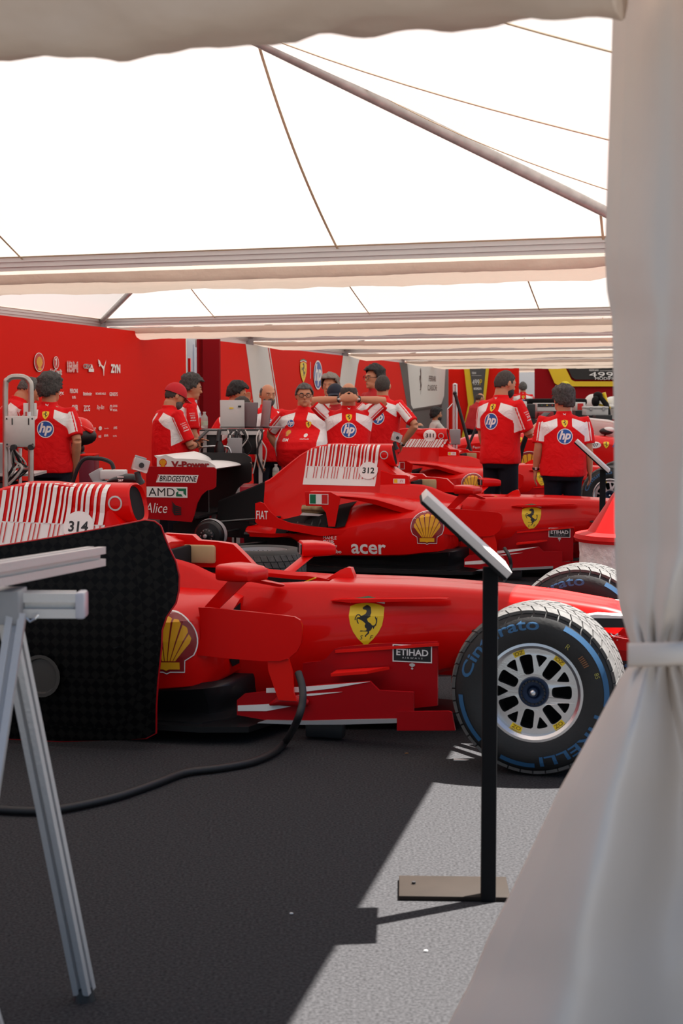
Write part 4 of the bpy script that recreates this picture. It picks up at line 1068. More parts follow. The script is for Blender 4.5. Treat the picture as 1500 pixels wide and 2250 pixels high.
for i in range(7):  # the last tent is added beyond the row to shade the far wall end
    a, b_ = (BL[i], BL[i + 1]), (BR[i], BR[i + 1])
    n0 = off(BL[i], BL[i + 1], .32) if i else BL[i]; m0 = off(BR[i], BR[i + 1], .32) if i else BR[i]
    c = [n0, m0, BR[i + 1], BL[i + 1]]; cx = sum(p[0] for p in c) / 4; cy = sum(p[1] for p in c) / 4
    pk = (-2.3, 7.75, 4.2) if i == 0 else (cx, cy, 4.2)
    seams = [(2, .19), (2, .42), (2, .62), (2, .8), (1, .25), (1, .5), (1, .75)] if i == 0 else [(2, .3), (2, .55), (2, .8)]
    if i == 0: seams = [(2, .05), (2, .286), (2, .607), (2, .86), (1, .28), (1, .52), (1, .78)]
    t = roof(i, c, pk, seams)
    beam('eave_beam', BL[i + 1], BR[i + 1], EZ, i, parent=t)
    if i: beam('eave_beam', n0, m0, EZ, i, parent=t)
    beam('side_beam', BL[i] if not i else n0, BL[i + 1], EZ + .0, i, parent=t); 
    if i: beam('side_beam', m0, BR[i + 1], EZ, i, parent=t)
    # legs at corners
    for (px, py), nm in ((BL[i + 1], 'leg'), (BR[i + 1], 'leg')):
        lb = MB(); lb.box((px, py + .06, EZ / 2), (.10, .10, EZ), ALUW, bev=.008); lb.box((px, py + .06, .01), (.2, .2, .02), GREY); lb.box((px, py + .0, EZ - .05), (.16, .06, .12), GREY); lb.obj('tent_leg', t)
    gutter(BL[i + 1], BR[i + 1], EZ - .05, .32, .13 if i != 1 else .14, i * 3.3, t)
# beam and rolled cover across the near opening
t = thing('entrance_valance', 'rolled beige fabric valance across the top of the near opening', 'valance'); t['kind'] = 'structure'
A0, B0 = (-2.6, 3.56), (.452, 2.62)
g_ = MB(); A = V3(A0, 2.42); B = V3(B0, 2.42); d = (B - A).normalized(); n = Vector((-d.y, d.x, 0)); rows = []
VL = (B - A).length; N = 160
for i in range(N + 1):
    s = VL * i / N; q = []
    for k in range(26):
        a = 2 * PI * k / 25; r = .155 + noise.noise(Vector((s * 1.6, math.sin(a), math.cos(a)))) * .026 + noise.noise(Vector((s * 6 + a, math.sin(a) * 2, math.cos(a) * 2 + 5))) * .022 + noise.noise(Vector((s * 16 + 2 * a, a, 9))) * .009
        q.append(A + d * s + n * (r * math.cos(a)) + Vector((0, 0, r * math.sin(a) - .15)))
    rows.append(q)
rows = [[sum(rows[0], Vector()) / 26] * 26] + rows + [[sum(rows[-1], Vector()) / 26] * 26]; g_.loft(rows, VAL, cap=False, closed=False); g_.obj('fabric_roll', t, fix=True, ang=180)

# ---------------- printed backdrop walls on the left ----------------
WO = Vector((-3.54, 16.28, 0)); WD = Vector((.201, .98, 0)).normalized(); WN = Vector((WD.y, -WD.x, 0)); WH = 2.31
def wl_from_px(x):
    k = (x - 750) / F; # X = k*Y
    return (k * WO.y - WO.x) / (WD.x - k * WD.y)
def wz(x, y):
    s = wl_from_px(x); P = WO + WD * s; return at(x, y, P.y).z
def wall(name, s0, s1, m, h=WH, th=.06, dz=0):
    b = MB(); c = WO + WD * ((s0 + s1) / 2) - WN * (th / 2); b.box((c.x, c.y, h / 2), (s1 - s0, th, h), m, Matrix.Rotation(math.atan2(WD.y, WD.x), 3, 'Z')); return struct(b.obj(name, smooth=False))
sA = wl_from_px(410); sB = wl_from_px(447); sC = wl_from_px(458); sE = wl_from_px(990) + 2
wall('wall_left', -11.5, sA, WR); wall('wall_left_far', sB, sE, WR)
rb = MB(); c = WO + WD * (sB + .03) + WN * .08; rb.box((c.x, c.y, WH / 2), (.06, .35, WH), WDR, Matrix.Rotation(math.atan2(WD.y, WD.x), 3, 'Z')); struct(rb.obj('trim_1', smooth=False))
def wall_art(name, L, x, y, lab, sx=1):
    """L in metres around a centre given as a pixel on the wall"""
    s = wl_from_px(x); P = WO + WD * s; z = at(x, y, P.y).z; P = P + WN * .014
    me = art_mesh(name, L, flat_fn((P.x, P.y, z), WD, (0, 0, 1)), eps=.003)
    o = mobj(name, me); o['kind'] = 'structure'; return o
def wscale(x):
    s0, s1 = wl_from_px(x - .5), wl_from_px(x + .5); P = WO + WD * wl_from_px(x); return s1 - s0, P.y / F     # metres along wall per px, metres up per px
def wtext(s, x, y, wpx, hpx, m=WDEC, **k):
    a, b_ = wscale(x); return wall_art('printed_sponsor', [textw(s, wpx * a, hpx * b_, 0, 0, m, **k)], x, y, s)
a, b_ = wscale(86)
def wshape(L, x, y, hpx, wpx, h0=1, w0=1, name='printed_sponsor'):
    a, b_ = wscale(x); return wall_art(name, [([(v[0] * wpx * a / w0, v[1] * hpx * b_ / h0) for v in l[0]], l[1], l[2]) for l in L], x, y, '')
wshape(shell(1, ring=False) if False else [disc(0, .05, .50, WDEC), disc(0, .05, .46, RDEC)] + shift(shell(.84, ring=False), 0, .02), 86, 798, 42, 22, 1, 1)
wshape([ringp(0, 0, .44, .5, WDEC), disc(0, 0, .44, RDEC), poly([(-.12,-.35),(.08,-.1),(.1,.38),(-.2,.25),(-.02,.1)], WDEC)], 123, 797, 28, 12)
wtext('UniCredit', 123, 817, 25, 13, WDEC, bold=.05); wtext('UniCredit', 123, 817, 24, 11, BLKD, bold=.01)
ib = [textw('IBM', 24, 24, 0, 0, WDEC, bold=.04)]
def stripes():
    L = []; 
    t = textw('IBM', 1, 1, 0, 0, WDEC, bold=.04); L.append(t)
    for i in range(8): L.append(rect(-.52, -.47 + i * .128, .52, -.42 + i * .128, WR))
    return L
wshape(stripes(), 159, 806, 24, 24)
wshape([textw('CEVA', .95, .5, -.02, .1, WDEC, bold=.06), textw('CEV', .68, .42, -.14, .1, BLKD, bold=.02), poly([(.0,-.5),(.5,-.5),(.5,-.15),(.0,-.15)], WDEC)], 194, 807, 20, 23)
wshape([puma(1, WDEC, .9)] if False else [poly([(-.5,.5),(-.45,.25),(-.35,.15),(-.45,.1),(-.3,.05),(-.2,.15),(-.05,.02),(.1,-.1),(.15,-.5),(.2,-.48),(.25,-.05),(.4,.25),(.5,.5),(.38,.35),(.2,.08),(-.1,.18),(-.3,.42)], WDEC)], 224, 808, 36, 18)
wtext('ZYN', 253, 810, 21, 19, bold=.06)
for s_, x, y, w_, h_ in (('Bingx', 129, 864, 20, 13), ('PERONI', 161, 859, 17, 10), ('0.0%', 161, 873, 8, 6), ('Bitdefender', 191, 865, 19, 8), ('RICHARD MILLE', 220, 865, 22, 5), ('GENESYS', 248, 866, 18, 8),
    ('OIIR', 163, 896, 14, 13), ('ZCG', 189, 897, 14, 13), ('CHIVAS', 251, 892, 10, 5), ('REGAL', 251, 901, 10, 5), ('SKF', 204, 942, 8, 5), ('AWS', 251, 940, 8, 6), ('Garrett', 188, 960, 9, 5), ('Ajantis', 203, 960, 9, 3), ('NGK', 217, 959, 6, 6), ('RIVA', 231, 957, 9, 5), ('OMR', 191, 941, 5, 4)): wtext(s_, x, y, w_, h_, bold=.02)
wtext('Ray-Ban', 219, 896, 16, 12, shear=.4); wshape([disc(0, 0, .5, WDEC), text('IVECO', .2, 0, 0, WR)], 218, 941, 9, 7); wshape([ringp(0, 0, .3, .5, WDEC)], 242, 896, 13, 5); wtext('Brembo', 232, 941, 9, 3); wtext('PUMA', 250, 958, 8, 4)
# white stripes, shield and badge on the far part (points are x,y pixel pairs lying on the wall)
def wpoly(pts, m, name='printed_band', lift=0):
    vs = []
    for x, y in pts:
        s = wl_from_px(x); P = WO + WD * s; vs.append((s, min(WH, at(x, y, P.y).z)))
    P = WO + WN * .003; me = art_mesh(name, [poly(vs, m)], flat_fn((P.x, P.y, 0), WD, (0, 0, 1)), eps=.002 + lift); o = mobj(name, me); o['kind'] = 'structure'; return o
wpoly([(540,700),(588,700),(594,800),(605,870),(622,1010),(575,1010),(556,880),(546,800)], WW)
wpoly([(753,775),(760,740),(790,740),(786,800),(770,900),(750,900),(744,850)], WW)
wpoly([(590,700),(592,700),(609,870),(625,1010),(623,1010),(607,870)], WW); 
wpoly([(876,700),(990,740),(990,1000),(885,1000),(895,900)], WG)
wpoly([(893,700),(979,720),(977,800),(974,870),(968,888),(906,898),(902,890),(897,840)], WW, lift=.003)
wpoly([(904,901),(967,891),(969,888),(968,896),(906,905)], WBK, lift=.006)
wshape([horse(1, BLKD)], 922, 838, 58, 7); wtext('FERRARI', 948, 832, 15, 12, BLKD, spc=1.1); wtext('CLASSICHE', 948, 852, 20, 12, BLKD, spc=1.1)
wshape(shield(.86, top=True, sf=False), 665, 818, 52, 17, 1, .86); wshape(hp(.5), 697, 824, 64, 19); wpoly([(681,795),(682,795),(682,832),(681,832)], WW)
# darker panel with the yellow bars between the wall end and the tall man (stands across the tent)
b = MB(); Dq = 47.5
def px_wall(name, pts, D, m, th=.05, kind='structure'):
    vs = [at(x, y, D) for x, y in pts]; b = MB(); b.prism([(v.x, v.z) for v in vs], th, m, (0, D, 0)); o = b.obj(name, smooth=False)
    if kind: o['kind'] = kind
    return o
px_wall('wall_back', [(985,795),(1140,795),(1140,985),(985,985)], 49.0, WR)
px_wall('printed_band', [(1018,800),(1030,800),(1041,880),(1030,990),(1008,990),(1028,890)], 48.9, WY)
px_wall('printed_band', [(1030,800),(1070,800),(1062,880),(1066,990),(1030,990),(1041,880)], 48.88, WG)
px_wall('printed_band', [(1068,800),(1075,800),(1066,880),(1070,990),(1064,990),(1060,880)], 48.86, WY)
def front_art(name, L, x, y, D, s=None):
    P = at(x, y, D); o = mobj(name, art_mesh(name, L, flat_fn(P, (1,0,0), (0,0,1)), eps=.004)); o['kind'] = 'structure'; return o
k = 48.8 / F
front_art('printed_model_name', [textw('499', 15 * k, 13 * k, -3 * k, 0, WDEC, bold=0), textw('P', 5 * k, 13 * k, 8 * k, 0, WY, bold=0), textw('MODIFICATA', 17 * k, 5 * k, 1 * k, -14 * k, WDEC, bold=.03), textw('FERRARI', 9 * k, 5 * k, -7 * k, 20 * k, WDEC), rect(-12 * k, 14.5 * k, 9 * k, 15 * k, WDEC)], 1048, 840, 48.8)
px_wall('wall_right_back', [(1174,790),(1460,790),(1460,1010),(1174,1010)], 52.0, WDR)
px_wall('printed_band', [(1195,790),(1233,790),(1255,835),(1262,838),(1460,838),(1460,849),(1230,849),(1218,842)], 51.9, WY)
px_wall('printed_band', [(1238,790),(1460,790),(1460,834),(1264,834),(1256,829)], 51.88, WBK)
k = 51.8 / F
front_art('printed_model_name', [textw('499P', 72 * k, 11 * k, 18 * k, 0, WDEC), textw('MODIFICATA', 70 * k, 6 * k, 30 * k, -8.5 * k, WDEC), textw('FERRARI', 20 * k, 4 * k, -8 * k, 9.5 * k, WDEC), rect(5 * k, 8 * k, 60 * k, 8.5 * k, WDEC)], 1312, 823, 51.8)
px_wall('wall_white_fabric', [(410,735),(449,735),(449,1000),(410,1000)], 30, OUTW)
px_wall('wall_white_fabric', [(1130,790),(1178,790),(1178,900),(1130,900)], 58, OUTW)
# red sliver and upright seen through the gap
b = MB(); P = at(416, 860, 29); b.box((P.x, P.y, 1.2), (.05, .03, 1.9), WR); b.box((P.x + .09, P.y - .05, 1.3), (.035, .03, 2.2), ALUW); struct(b.obj('trim_2'))
# white fabric skirt between wall tops and beams
for s0, s1, z0 in ((sB, sE, WH),):
    b = MB(); rows = []
    for i in range(60):
        s = s0 + (s1 - s0) * i / 59; P = WO + WD * s - WN * .12; rows.append([Vector((P.x, P.y, zz)) for zz in (WH - .12, WH + .1, WH + .35)])
    b.loft(rows, OUTW, cap=False, closed=False); struct(b.obj('wall_top_skirt'))

# ---------------- near curtain tied back at the corner ----------------
cur = thing('tent_curtain', 'large off-white tent curtain tied back with a strap at the right edge', 'curtain', (0, 0, 0)); cur['kind'] = 'structure'
DC = 2.78
EDGE = [(-60,1352),(0,1350),(250,1342),(560,1331),(640,1336),(700,1347),(900,1350),(1150,1350),(1250,1354),(1330,1362),(1400,1383),(1425,1392),(1455,1392),(1480,1372),(1530,1345),(1600,1308),(1735,1232),(1850,1178),(1960,1125),(2060,1075),(2150,1040),(2250,988),(2400,920),(2600,850),(2760,800)]
REDG = [(-60,1860),(700,1830),(1200,1740),(1425,1560),(1455,1560),(1700,1800),(2250,2100),(2760,2300)]
def ei(T_, y):
    for (a, p), (b__, q) in zip(T_, T_[1:]):
        if y <= b__: return p + (q - p) * (y - a) / (b__ - a)
    return T_[-1][1]
def curtain(dy, umax, seed, nm, amp=1.0, du=0):
    b = MB(); rows = []
    NU, NV = 150, 170
    for j in range(NV + 1):
        y = -60 + (2830) * j / NV; xl, xr = ei(EDGE, y), ei(REDG, y); row = []
        pin = math.exp(-((y - 1440) / 95) ** 2); up_ = y < 1440
        for i in range(NU + 1):
            u = i / NU * umax; w_ = noise.noise(Vector((u * 2, y * .0016, seed)))
            if up_: f = .11 * math.sin(u * 10 + 1.0 + w_ * 1.2) + .04 * math.sin(u * 24 + seed + w_ * 2) + .015 * noise.noise(Vector((u * 8, y * .004, seed)))
            else:
                f = .15 * math.sin(u * 8 + 2.9 + w_ * .8) + .07 * math.sin(u * 17 + 1.4 + w_) + .02 * noise.noise(Vector((u * 6, y * .004, seed + 3)))
            near = math.exp(-abs(y - 1440) / 160)
            f = f * (1 - .75 * pin) * amp + .018 * near * math.sin(u * 46 + seed) + .012 * near * noise.noise(Vector((u * 14, y * .02, 2))) + .01 * noise.noise(Vector((u * 5, y * .006, 8)))
            bulge = (-.10 if up_ else -.10) * min(1, abs(y - 1440) / 700) * math.sin(PI * min(1, u * 1.1)) 
            edge = max(0, .06 - u) * 1.2
            x = xl + (xr - xl) * u + du
            P = at(x, y, DC + dy + f + bulge + edge); 
            row.append(P)
        rows.append(row)
    b.loft(rows, CURT, cap=False, closed=False); o = b.obj(nm, cur, fix=False, ang=180)
    sm_ = o.modifiers.new('s', 'SOLIDIFY'); sm_.thickness = .003; return o
curtain(0, 1, 1.0, 'curtain_cloth')
b = MB()
for k_ in range(1):
    rows = []
    for i in range(40):
        u = i / 39; xx = 1378 + 260 * u; r = []
        for y in (1412, 1420, 1440, 1458, 1466):
            r.append(at(xx, y - 6 * u + noise.noise(Vector((u * 5, y * .01, 3))) * 3, DC - .06 - .10 * math.sin(PI * min(1, u * 1.0)) + (.012 if y in (1412, 1466) else 0)))
        rows.append(r)
    b.loft(rows, CURT, cap=False, closed=False)
o = b.obj('tie_strap', cur, fix=False, ang=180); so = o.modifiers.new('s', 'SOLIDIFY'); so.thickness = .006
shd = MB(); shd.prism([(.56, 2.42), (3.2, 1.9), (3.7, 3.25), (.98, 3.86), (.80, 3.86)], .01, CURT, (0, 0, 2.47), (1, 0, 0), (0, 1, 0)); struct(shd.obj('added_sun_shade'))  # unseen sheet added at eave height to keep direct sun off the curtain
lb = MB(); lb.box((.62, 2.98, EZ / 2), (.1, .1, EZ), ALUW, bev=.01); struct(lb.obj('corner_post'))
# ---------------- cars ----------------
car1 = build_car('314', (.985, 6.915, 0), 15.56, 'nearest red racing car, number 314, blue-lettered front tyres and a large yellow horse shield', barcode='full')
car2 = build_car('312', (2.42, 12.8, 0), 14.06, 'middle red racing car, number 312, with barcode fin and rear wheels taken off', rear_wheels=False, barcode='full')
car3 = build_car('311', (3.28, 18.8, 0), 13.7, 'red racing car number 311, slanted barcode on its fin, behind the middle car', barcode='low')
# ---- closed red prototype behind ----
def proto():
    D = 22.5; o = at(1165, 1085, D); r = thing('prototype_car', 'closed red sports prototype with clear windscreen and side badge, behind the row of single-seaters', 'racing car', (o.x, D, 0), -math.radians(8))
    b = MB(); rings = []
    T = [(-1.25,.62,.62,.20),(-1.15,.80,.80,.16),(-.9,.90,.86,.14),(-.3,.96,.90,.12),(.3,.97,.90,.12),(.9,.93,.90,.12),(1.5,.86,.90,.12),(2.1,.78,.90,.12),(2.6,.74,.88,.12),(3.1,.60,.80,.14),(3.4,.40,.6,.2)]
    T = [(-q[0], q[1], q[2], q[3]) for q in T]
    for x in lin(1.25, -3.4, 30):
        zt, hw, zb = interp(T, x); h = zt - zb
        rings.append([Vector((-x, y, z)) for y, z in ((0, zt - .06), (-.45 * hw, zt - .05), (-.7 * hw, zt), (-.9 * hw, zt - .02), (-.99 * hw, zt - .10), (-hw, zb + h * .5), (-hw * .97, zb + .05), (-hw * .9, zb), (hw * .9, zb), (hw * .97, zb + .05), (hw, zb + h * .5), (.99 * hw, zt - .10), (.9 * hw, zt - .02), (.7 * hw, zt), (.45 * hw, zt - .05))])
    b.loft(rings, RED); body = b.mesh('bodywork'); mobj('bodywork', body, r)
    g = MB(); rings = []
    for x, zt, hw in ((.0,.90,.2),(.25,1.05,.42),(.5,1.13,.48),(.8,1.16,.5),(1.1,1.13,.5),(1.5,1.02,.5),(1.9,.88,.46),(2.1,.80,.4)):
        rings.append([Vector((x, hw * c_, .74 + (zt - .74) * s_)) for c_, s_ in [(math.cos(PI * i / 12), math.sin(PI * i / 12) ** .7) for i in range(13)]])
    g.loft(rings[3:], mat('windscreen_glass', (.75, .72, .68), .08, trans=.75), cap=False, closed=False); mobj('windscreen', g.mesh('windscreen', ang=80), r)
    g = MB(); g.loft(rings[:4], ORED, cap=False, closed=False); mobj('roof_panel', g.mesh('roof_panel'), r)
    f = MB(); f.tube([q[0] * 1 for q in rings], .018, WHT, 8); f.tube([q[4] + Vector((0, 0, .01)) for q in rings[1:]], .014, WHT, 8); f.tube([rings[3][2 + i] + Vector((0, 0, .01)) for i in range(9)], .016, ORED, 8); mobj('windscreen_frame', f.mesh('windscreen_frame'), r)
    wq = MB(); wq.tube([(1.9, -.3, .93), (1.5, -.15, 1.02), (1.2, -.05, 1.12)], .010, BLK, 6); mobj('wiper', wq.mesh('wiper'), r)
    for x, s in ((-.55, -1), (2.15, -1), (-.55, 1), (2.15, 1)):
        w_ = mobj('wheel', CC['tyfront'], r); w_.location = (x, s * .82, .335); mobj('rim', CC['rifront%d' % s], w_)
    bv = bvh_of(body); sd_ = (1, 0, 0), (0, 0, 1), (0, 1, 0)
    mobj('scallop_badge', art_mesh('scallop_badge', shell(.40), proj_fn(bv, (.0, 0, .52), *sd_), .06, .005), r)
    mobj('horse_shield', art_mesh('horse_shield', shield(.09, top=False, sf=False), proj_fn(bv, (-.14, 0, .86), *sd_), .03, .006), r)
    mobj('maker_lettering', art_mesh('maker_lettering', [textw('Ferrari', .16, .035, 0, 0, WDEC)], proj_fn(bv, (-.70, 0, .76), *sd_), .03, .006), r)
    mobj('number_roundel', art_mesh('number_roundel', [disc(0, 0, .09, WDEC, ry=.045), textw('907', .11, .045, 0, 0, BLKD, bold=.02)] + shift(shield(.09, top=False, sf=False), .16, 0) + [textw('A', .08, .06, .28, 0, BLUE)], proj_fn(bv, (.88, 0, .80), *sd_), .03, .006), r)
    m = MB(); m.ball((1.05, -.55, .98), (.10, .05, .05), BLK, 14); m.ball((1.08, -.55, 1.0), (.09, .05, .04), WHT, 14); m.tube([(1.05,-.55,.96),(1.0,-.5,.88)], .012, BLK, 8); mobj('mirror', m.mesh('mirror'), r)
    return r
proto()

# engine cover standing on edge in front of the nearest car
cp = thing('carbon_cover_panel', 'large black checkered carbon bodywork panel with thin red rim standing beside the nearest car', 'panel', (.99, 6.95, 0), -math.radians(15.56))
b = MB(); out = [(-2.75,.80),(-2.45,.832),(-2.269,.854),(-2.0,.90),(-1.75,.948),(-1.62,.975),(-1.585,.97),(-1.562,.95),(-1.545,.90),(-1.53,.86),(-1.505,.80),(-1.492,.74),(-1.492,.68),(-1.50,.63),(-1.53,.575),(-1.545,.52),(-1.548,.45),(-1.555,.38),(-1.565,.30),(-1.575,.20),(-1.583,.08),(-1.62,.06),(-2.0,.03),(-2.75,.02)]
CHK = bpy.data.materials.new('checkered_carbon'); CHK.use_nodes = True; n_ = CHK.node_tree; pb = n_.nodes['Principled BSDF']; pb.inputs['Roughness'].default_value = .4; pb.inputs['Specular IOR Level'].default_value = .1
tc = n_.nodes.new('ShaderNodeTexCoord'); mp = n_.nodes.new('ShaderNodeMapping'); mp.inputs['Rotation'].default_value = (0, math.radians(45), 0); ck = n_.nodes.new('ShaderNodeTexChecker'); ck.inputs['Scale'].default_value = 32; ck.inputs[1].default_value = (.0075, .007, .0065, 1); ck.inputs[2].default_value = (.0015, .0015, .002, 1)
n_.links.new(tc.outputs['Object'], mp.inputs[0]); n_.links.new(mp.outputs[0], ck.inputs[0]); n_.links.new(ck.outputs[0], pb.inputs['Base Color'])
def cyl(x, z): return -.95 - .10 * math.sin(max(0, min(1, (z - .0) / 1.0)) * PI) * .6 + (.12 * max(0, (x + 1.75) / .25) ** 2 if x > -1.75 else 0)
o = mobj('carbon_skin', art_mesh('carbon_skin', [poly(out, CHK)], lambda u, v, e: Vector((u, cyl(u, v), v)), step=.05), cp); s_ = o.modifiers.new('s', 'SOLIDIFY'); s_.thickness = .012; s_.offset = 1
rb = MB(); rb.tube([Vector((x, cyl(x, z) + .006, z)) for x, z in out], .005, DRED, 8); rb.obj('red_rim', cp)
b.lathe([(.0,.01),(.07,.012),(.075,.0),(.09,.0)], mat('clear_hatch', (.06,.055,.05), .2), 24, c=(-2.05,-1.03,.32)); b.obj('round_hatch', cp)

# ---------------- sign stands ----------------
def sign(name, label, foot, base_w, h, tilt_pts, rz=0, s=1):
    r = thing(name, label, 'sign stand', foot, rz, 'slanted information sign stands')
    b = MB(); b.box((-.10, .085, .008), (.33, .20, .014), mat('bronze_base_plate', (.024, .018, .014), .7, metal=0, spec=.15, mott=.1), bev=.003)
    b.tube([(-.22, .10, .012), (-.22, .10, .022)], .006, BLK, 10); b.obj('base_plate', r)
    b = MB(); b.box((0, 0, h / 2), (.044, .04, h), MBLK, bev=.004); b.obj('post', r)
    b = MB(); A = Vector((-.205, 0, h + .20)); B = Vector((.035, 0, h - .02)); d = (B - A); L = d.length; ang_ = math.atan2(-d.z, d.x)
    R_ = Matrix.Rotation(ang_, 3, 'Y'); c = (A + B) / 2
    b.box(c, (L, .30, .009), MBLK, R_, bev=.003); b.obj('panel_back', r)
    b = MB(); b.box(c + R_ @ Vector((0, 0, .016)), (L, .30, .022), mat('pale_panel_edge', (.66, .60, .57), .5), R_, bev=.002); b.obj('panel_face', r)
    return r
f0 = flo(1072, 1978); sign('sign_stand', 'nearest black sign stand with slanted white panel, bronze foot plate on the sunlit carpet', (f0.x, f0.y, 0), .33, .995, None, -.04)
f1 = at(1324, 1040, 11.4); sign('sign_stand', 'farther black sign stand with slanted white panel, beside the red cone lid', (f1.x, 11.4, 0), .33, .95, None, -.17)

# ---------------- aluminium trestles ----------------
def profile(b, A, B, s, roll=0, m=ALU):
    A, B = Vector(A), Vector(B); d = (B - A).normalized(); u = Vector((0, 0, 1)) if abs(d.z) < .9 else Vector((0, -1, 0)); u = (u - d * u.dot(d)).normalized(); v = d.cross(u)
    c, q = math.cos(roll), math.sin(roll); u, v = u * c + v * q, v * c - u * q; h = s / 2; g = s * .13; e = s * .30
    pr = []
    for (ux, vx) in ((1,0),(0,1),(-1,0),(0,-1)):
        # side whose outward normal is (ux,vx)
        tx, ty = -vx, ux
        pr += [(ux*h - tx*h, vx*h - ty*h), (ux*h - tx*g, vx*h - ty*g), (ux*(h-e) - tx*g, vx*(h-e) - ty*g), (ux*(h-e) + tx*g, vx*(h-e) + ty*g), (ux*h + tx*g, vx*h + ty*g)]
    b.loft([[P + u * p[0] + v * p[1] for p in pr] for P in (A, B)], m)
tr = thing('aluminium_trestle', 'aluminium profile trestle with splayed legs at the left edge, nearest thing', 'trestle', (-.82, 3.7, 0)); O = Vector((-.82, 3.7, 0))
b = MB(); R1 = at(168, 1328, 3.62); R0 = at(-420, 1326, 3.50); profile(b, R0 - O, R1 - O, .058); b.obj('top_rail', tr, ang=30)
b = MB(); b.box(R1 - O + Vector((.012, 0, 0)), (.022, .064, .062), mat('end_cap_plastic', (.55, .54, .60), .2), bev=.006); b.obj('end_cap', tr)
cpt = at(-8, 1332, 3.55); b = MB(); b.box(cpt - O + Vector((0, .015, 0)), (.115, .10, .076), GREY, bev=.003); b.tube([cpt - O + Vector((.0, -.042, .004)), cpt - O + Vector((.0, -.03, .004))], .010, SIL, 12); b.obj('leg_bracket', tr)
b = MB(); b.tube([at(58, 1358, 3.55) - O, at(66, 1366, 3.55) - O, at(76, 1360, 3.55) - O, at(84, 1352, 3.56) - O], .003, SIL, 8); b.obj('wire_hook', tr)
fb = flo(186, 2196); tb = at(22, 1365, 3.68)
b = MB(); profile(b, tb - O, fb - O + Vector((0, 0, .02)), .042, math.radians(18)); b.obj('leg', tr, ang=30)
b = MB(); b.tube([fb - O, fb - O + Vector((0, 0, .03))], [.028, .02], BLK, 14); b.obj('rubber_foot', tr)
ta = at(36, 1352, 3.54); pa = at(-16, 1700, 3.38); da = (pa - ta); fa = ta + da * (ta.z / -da.z)
b = MB(); profile(b, ta - O, fa - O + Vector((0, 0, .02)), .042, math.radians(-15)); b.obj('leg', tr, ang=30)
b = MB(); b.tube([fa - O, fa - O + Vector((0, 0, .03))], [.028, .02], BLK, 14); b.obj('rubber_foot', tr)
for xo in (-1.15,):
    for f_, t_ in ((fb, tb), (fa, ta)):
        b = MB(); profile(b, t_ - O + Vector((xo, 0, 0)), f_ - O + Vector((xo - .2, 0, .02)), .042); b.obj('leg', tr, ang=30)
t2 = thing('aluminium_trestle', 'second aluminium trestle, its top rail slanting up to the right above the nearest trestle', 'trestle', (-1.2, 4.3, 0)); O = Vector((-1.2, 4.3, 0))
b = MB(); Q1 = at(212, 1222, 4.25); Q0 = at(-420, 1342, 2.9); Q0 = at(-60, 1270, 3.32); Q2 = Q1 + (Q0 - Q1) * 1.6; profile(b, Q2 - O, Q1 - O, .052, math.radians(0)); b.obj('top_rail', t2, ang=30)
Q3 = Q1 + (Q0 - Q1) * .52
for P_ in (Q2,):
    for dx in (-.25, .25):
        b = MB(); profile(b, P_ - O + Vector((0, .04, -.03)), Vector((P_.x + dx, P_.y + .2 * (1 if dx > 0 else -1), .0)) - O, .04); b.obj('leg', t2, ang=30)

# ---------------- loose tyre, bin, hose ----------------
p = flo(575, 1290); P = at(575, 1222, 11.75)
ty = tag(mobj('tyre', tyre_mesh(w=.34).mesh('tyre')), 'loose tyre lying flat on the carpet between the nearest and the middle car', 'tyre'); ty.location = (P.x, P.y, .175); ty.rotation_euler = (-PI / 2, 0, 0)
ty.location.z = .175; mobj('tread', CC['trfront'], ty); rr = mobj('rim', rim_mesh(.34, 1).mesh('rim', ang=30), ty)
P = at(1384, 1200, 9.6); bn = thing('waste_bin', 'bin wrapped in clear plastic under a red cone-shaped lid, beside the far front tyre', 'bin', (P.x, P.y, 0))
b = MB(); b.lathe([(.0,.90),(.10,.90),(.115,.88),(.26,.66),(.335,.645),(.345,.62),(.335,.60),(.0,.60)], mat('red_bin_plastic', (.60, .006, .006), .5, spec=.2), 48, 'z'); b.obj('cone_lid', bn)
b = MB(); rows = []
for z_ in lin(.0, .61, 26):
    rows.append([Vector(((.30 + .03 * noise.noise(Vector((math.cos(a) * 4, math.sin(a) * 4, z_ * 5))) + .012 * noise.noise(Vector((math.cos(a) * 14, math.sin(a) * 14, z_ * 14)))) * math.cos(a), (.30 + .03 * noise.noise(Vector((math.cos(a) * 4, math.sin(a) * 4, z_ * 5)))) * math.sin(a), z_)) for a in [2 * PI * k / 80 for k in range(80)]])
b.loft(rows, cloth_mat('crinkled_plastic_sheet', (.93, .89, .87), .4, bump=.6, bscale=14, gloss=.15), cap=True); b.obj('plastic_wrap', bn, ang=180)
hp_ = [at(655, 1478, 6.3), at(664, 1510, 6.25), at(664, 1545, 6.2), at(652, 1585, 6.2), flo(628, 1628, .03), flo(598, 1655, .02), flo(550, 1675, .018), flo(480, 1688, .018), flo(405, 1698, .018), flo(340, 1722, .018), flo(250, 1752, .018), flo(130, 1778, .018), flo(60, 1782, .018), flo(-60, 1775, .018)]
def smooth_path(pts, n=6):
    out = []
    for i in range(len(pts) - 1):
        p0, p1, p2, p3 = pts[max(0, i - 1)], pts[i], pts[i + 1], pts[min(len(pts) - 1, i + 2)]
        for k in range(n):
            t = k / n; out.append(.5 * ((2 * p1) + (p2 - p0) * t + (2 * p0 - 5 * p1 + 4 * p2 - p3) * t * t + (3 * p1 - p0 - 3 * p2 + p3) * t ** 3))
    return out + [pts[-1]]
b = MB(); b.tube(smooth_path(hp_), .0155, CABLE, 10); tag(b.obj('air_hose'), 'black hose hanging from the nearest car and snaking left over the dark carpet', 'hose')
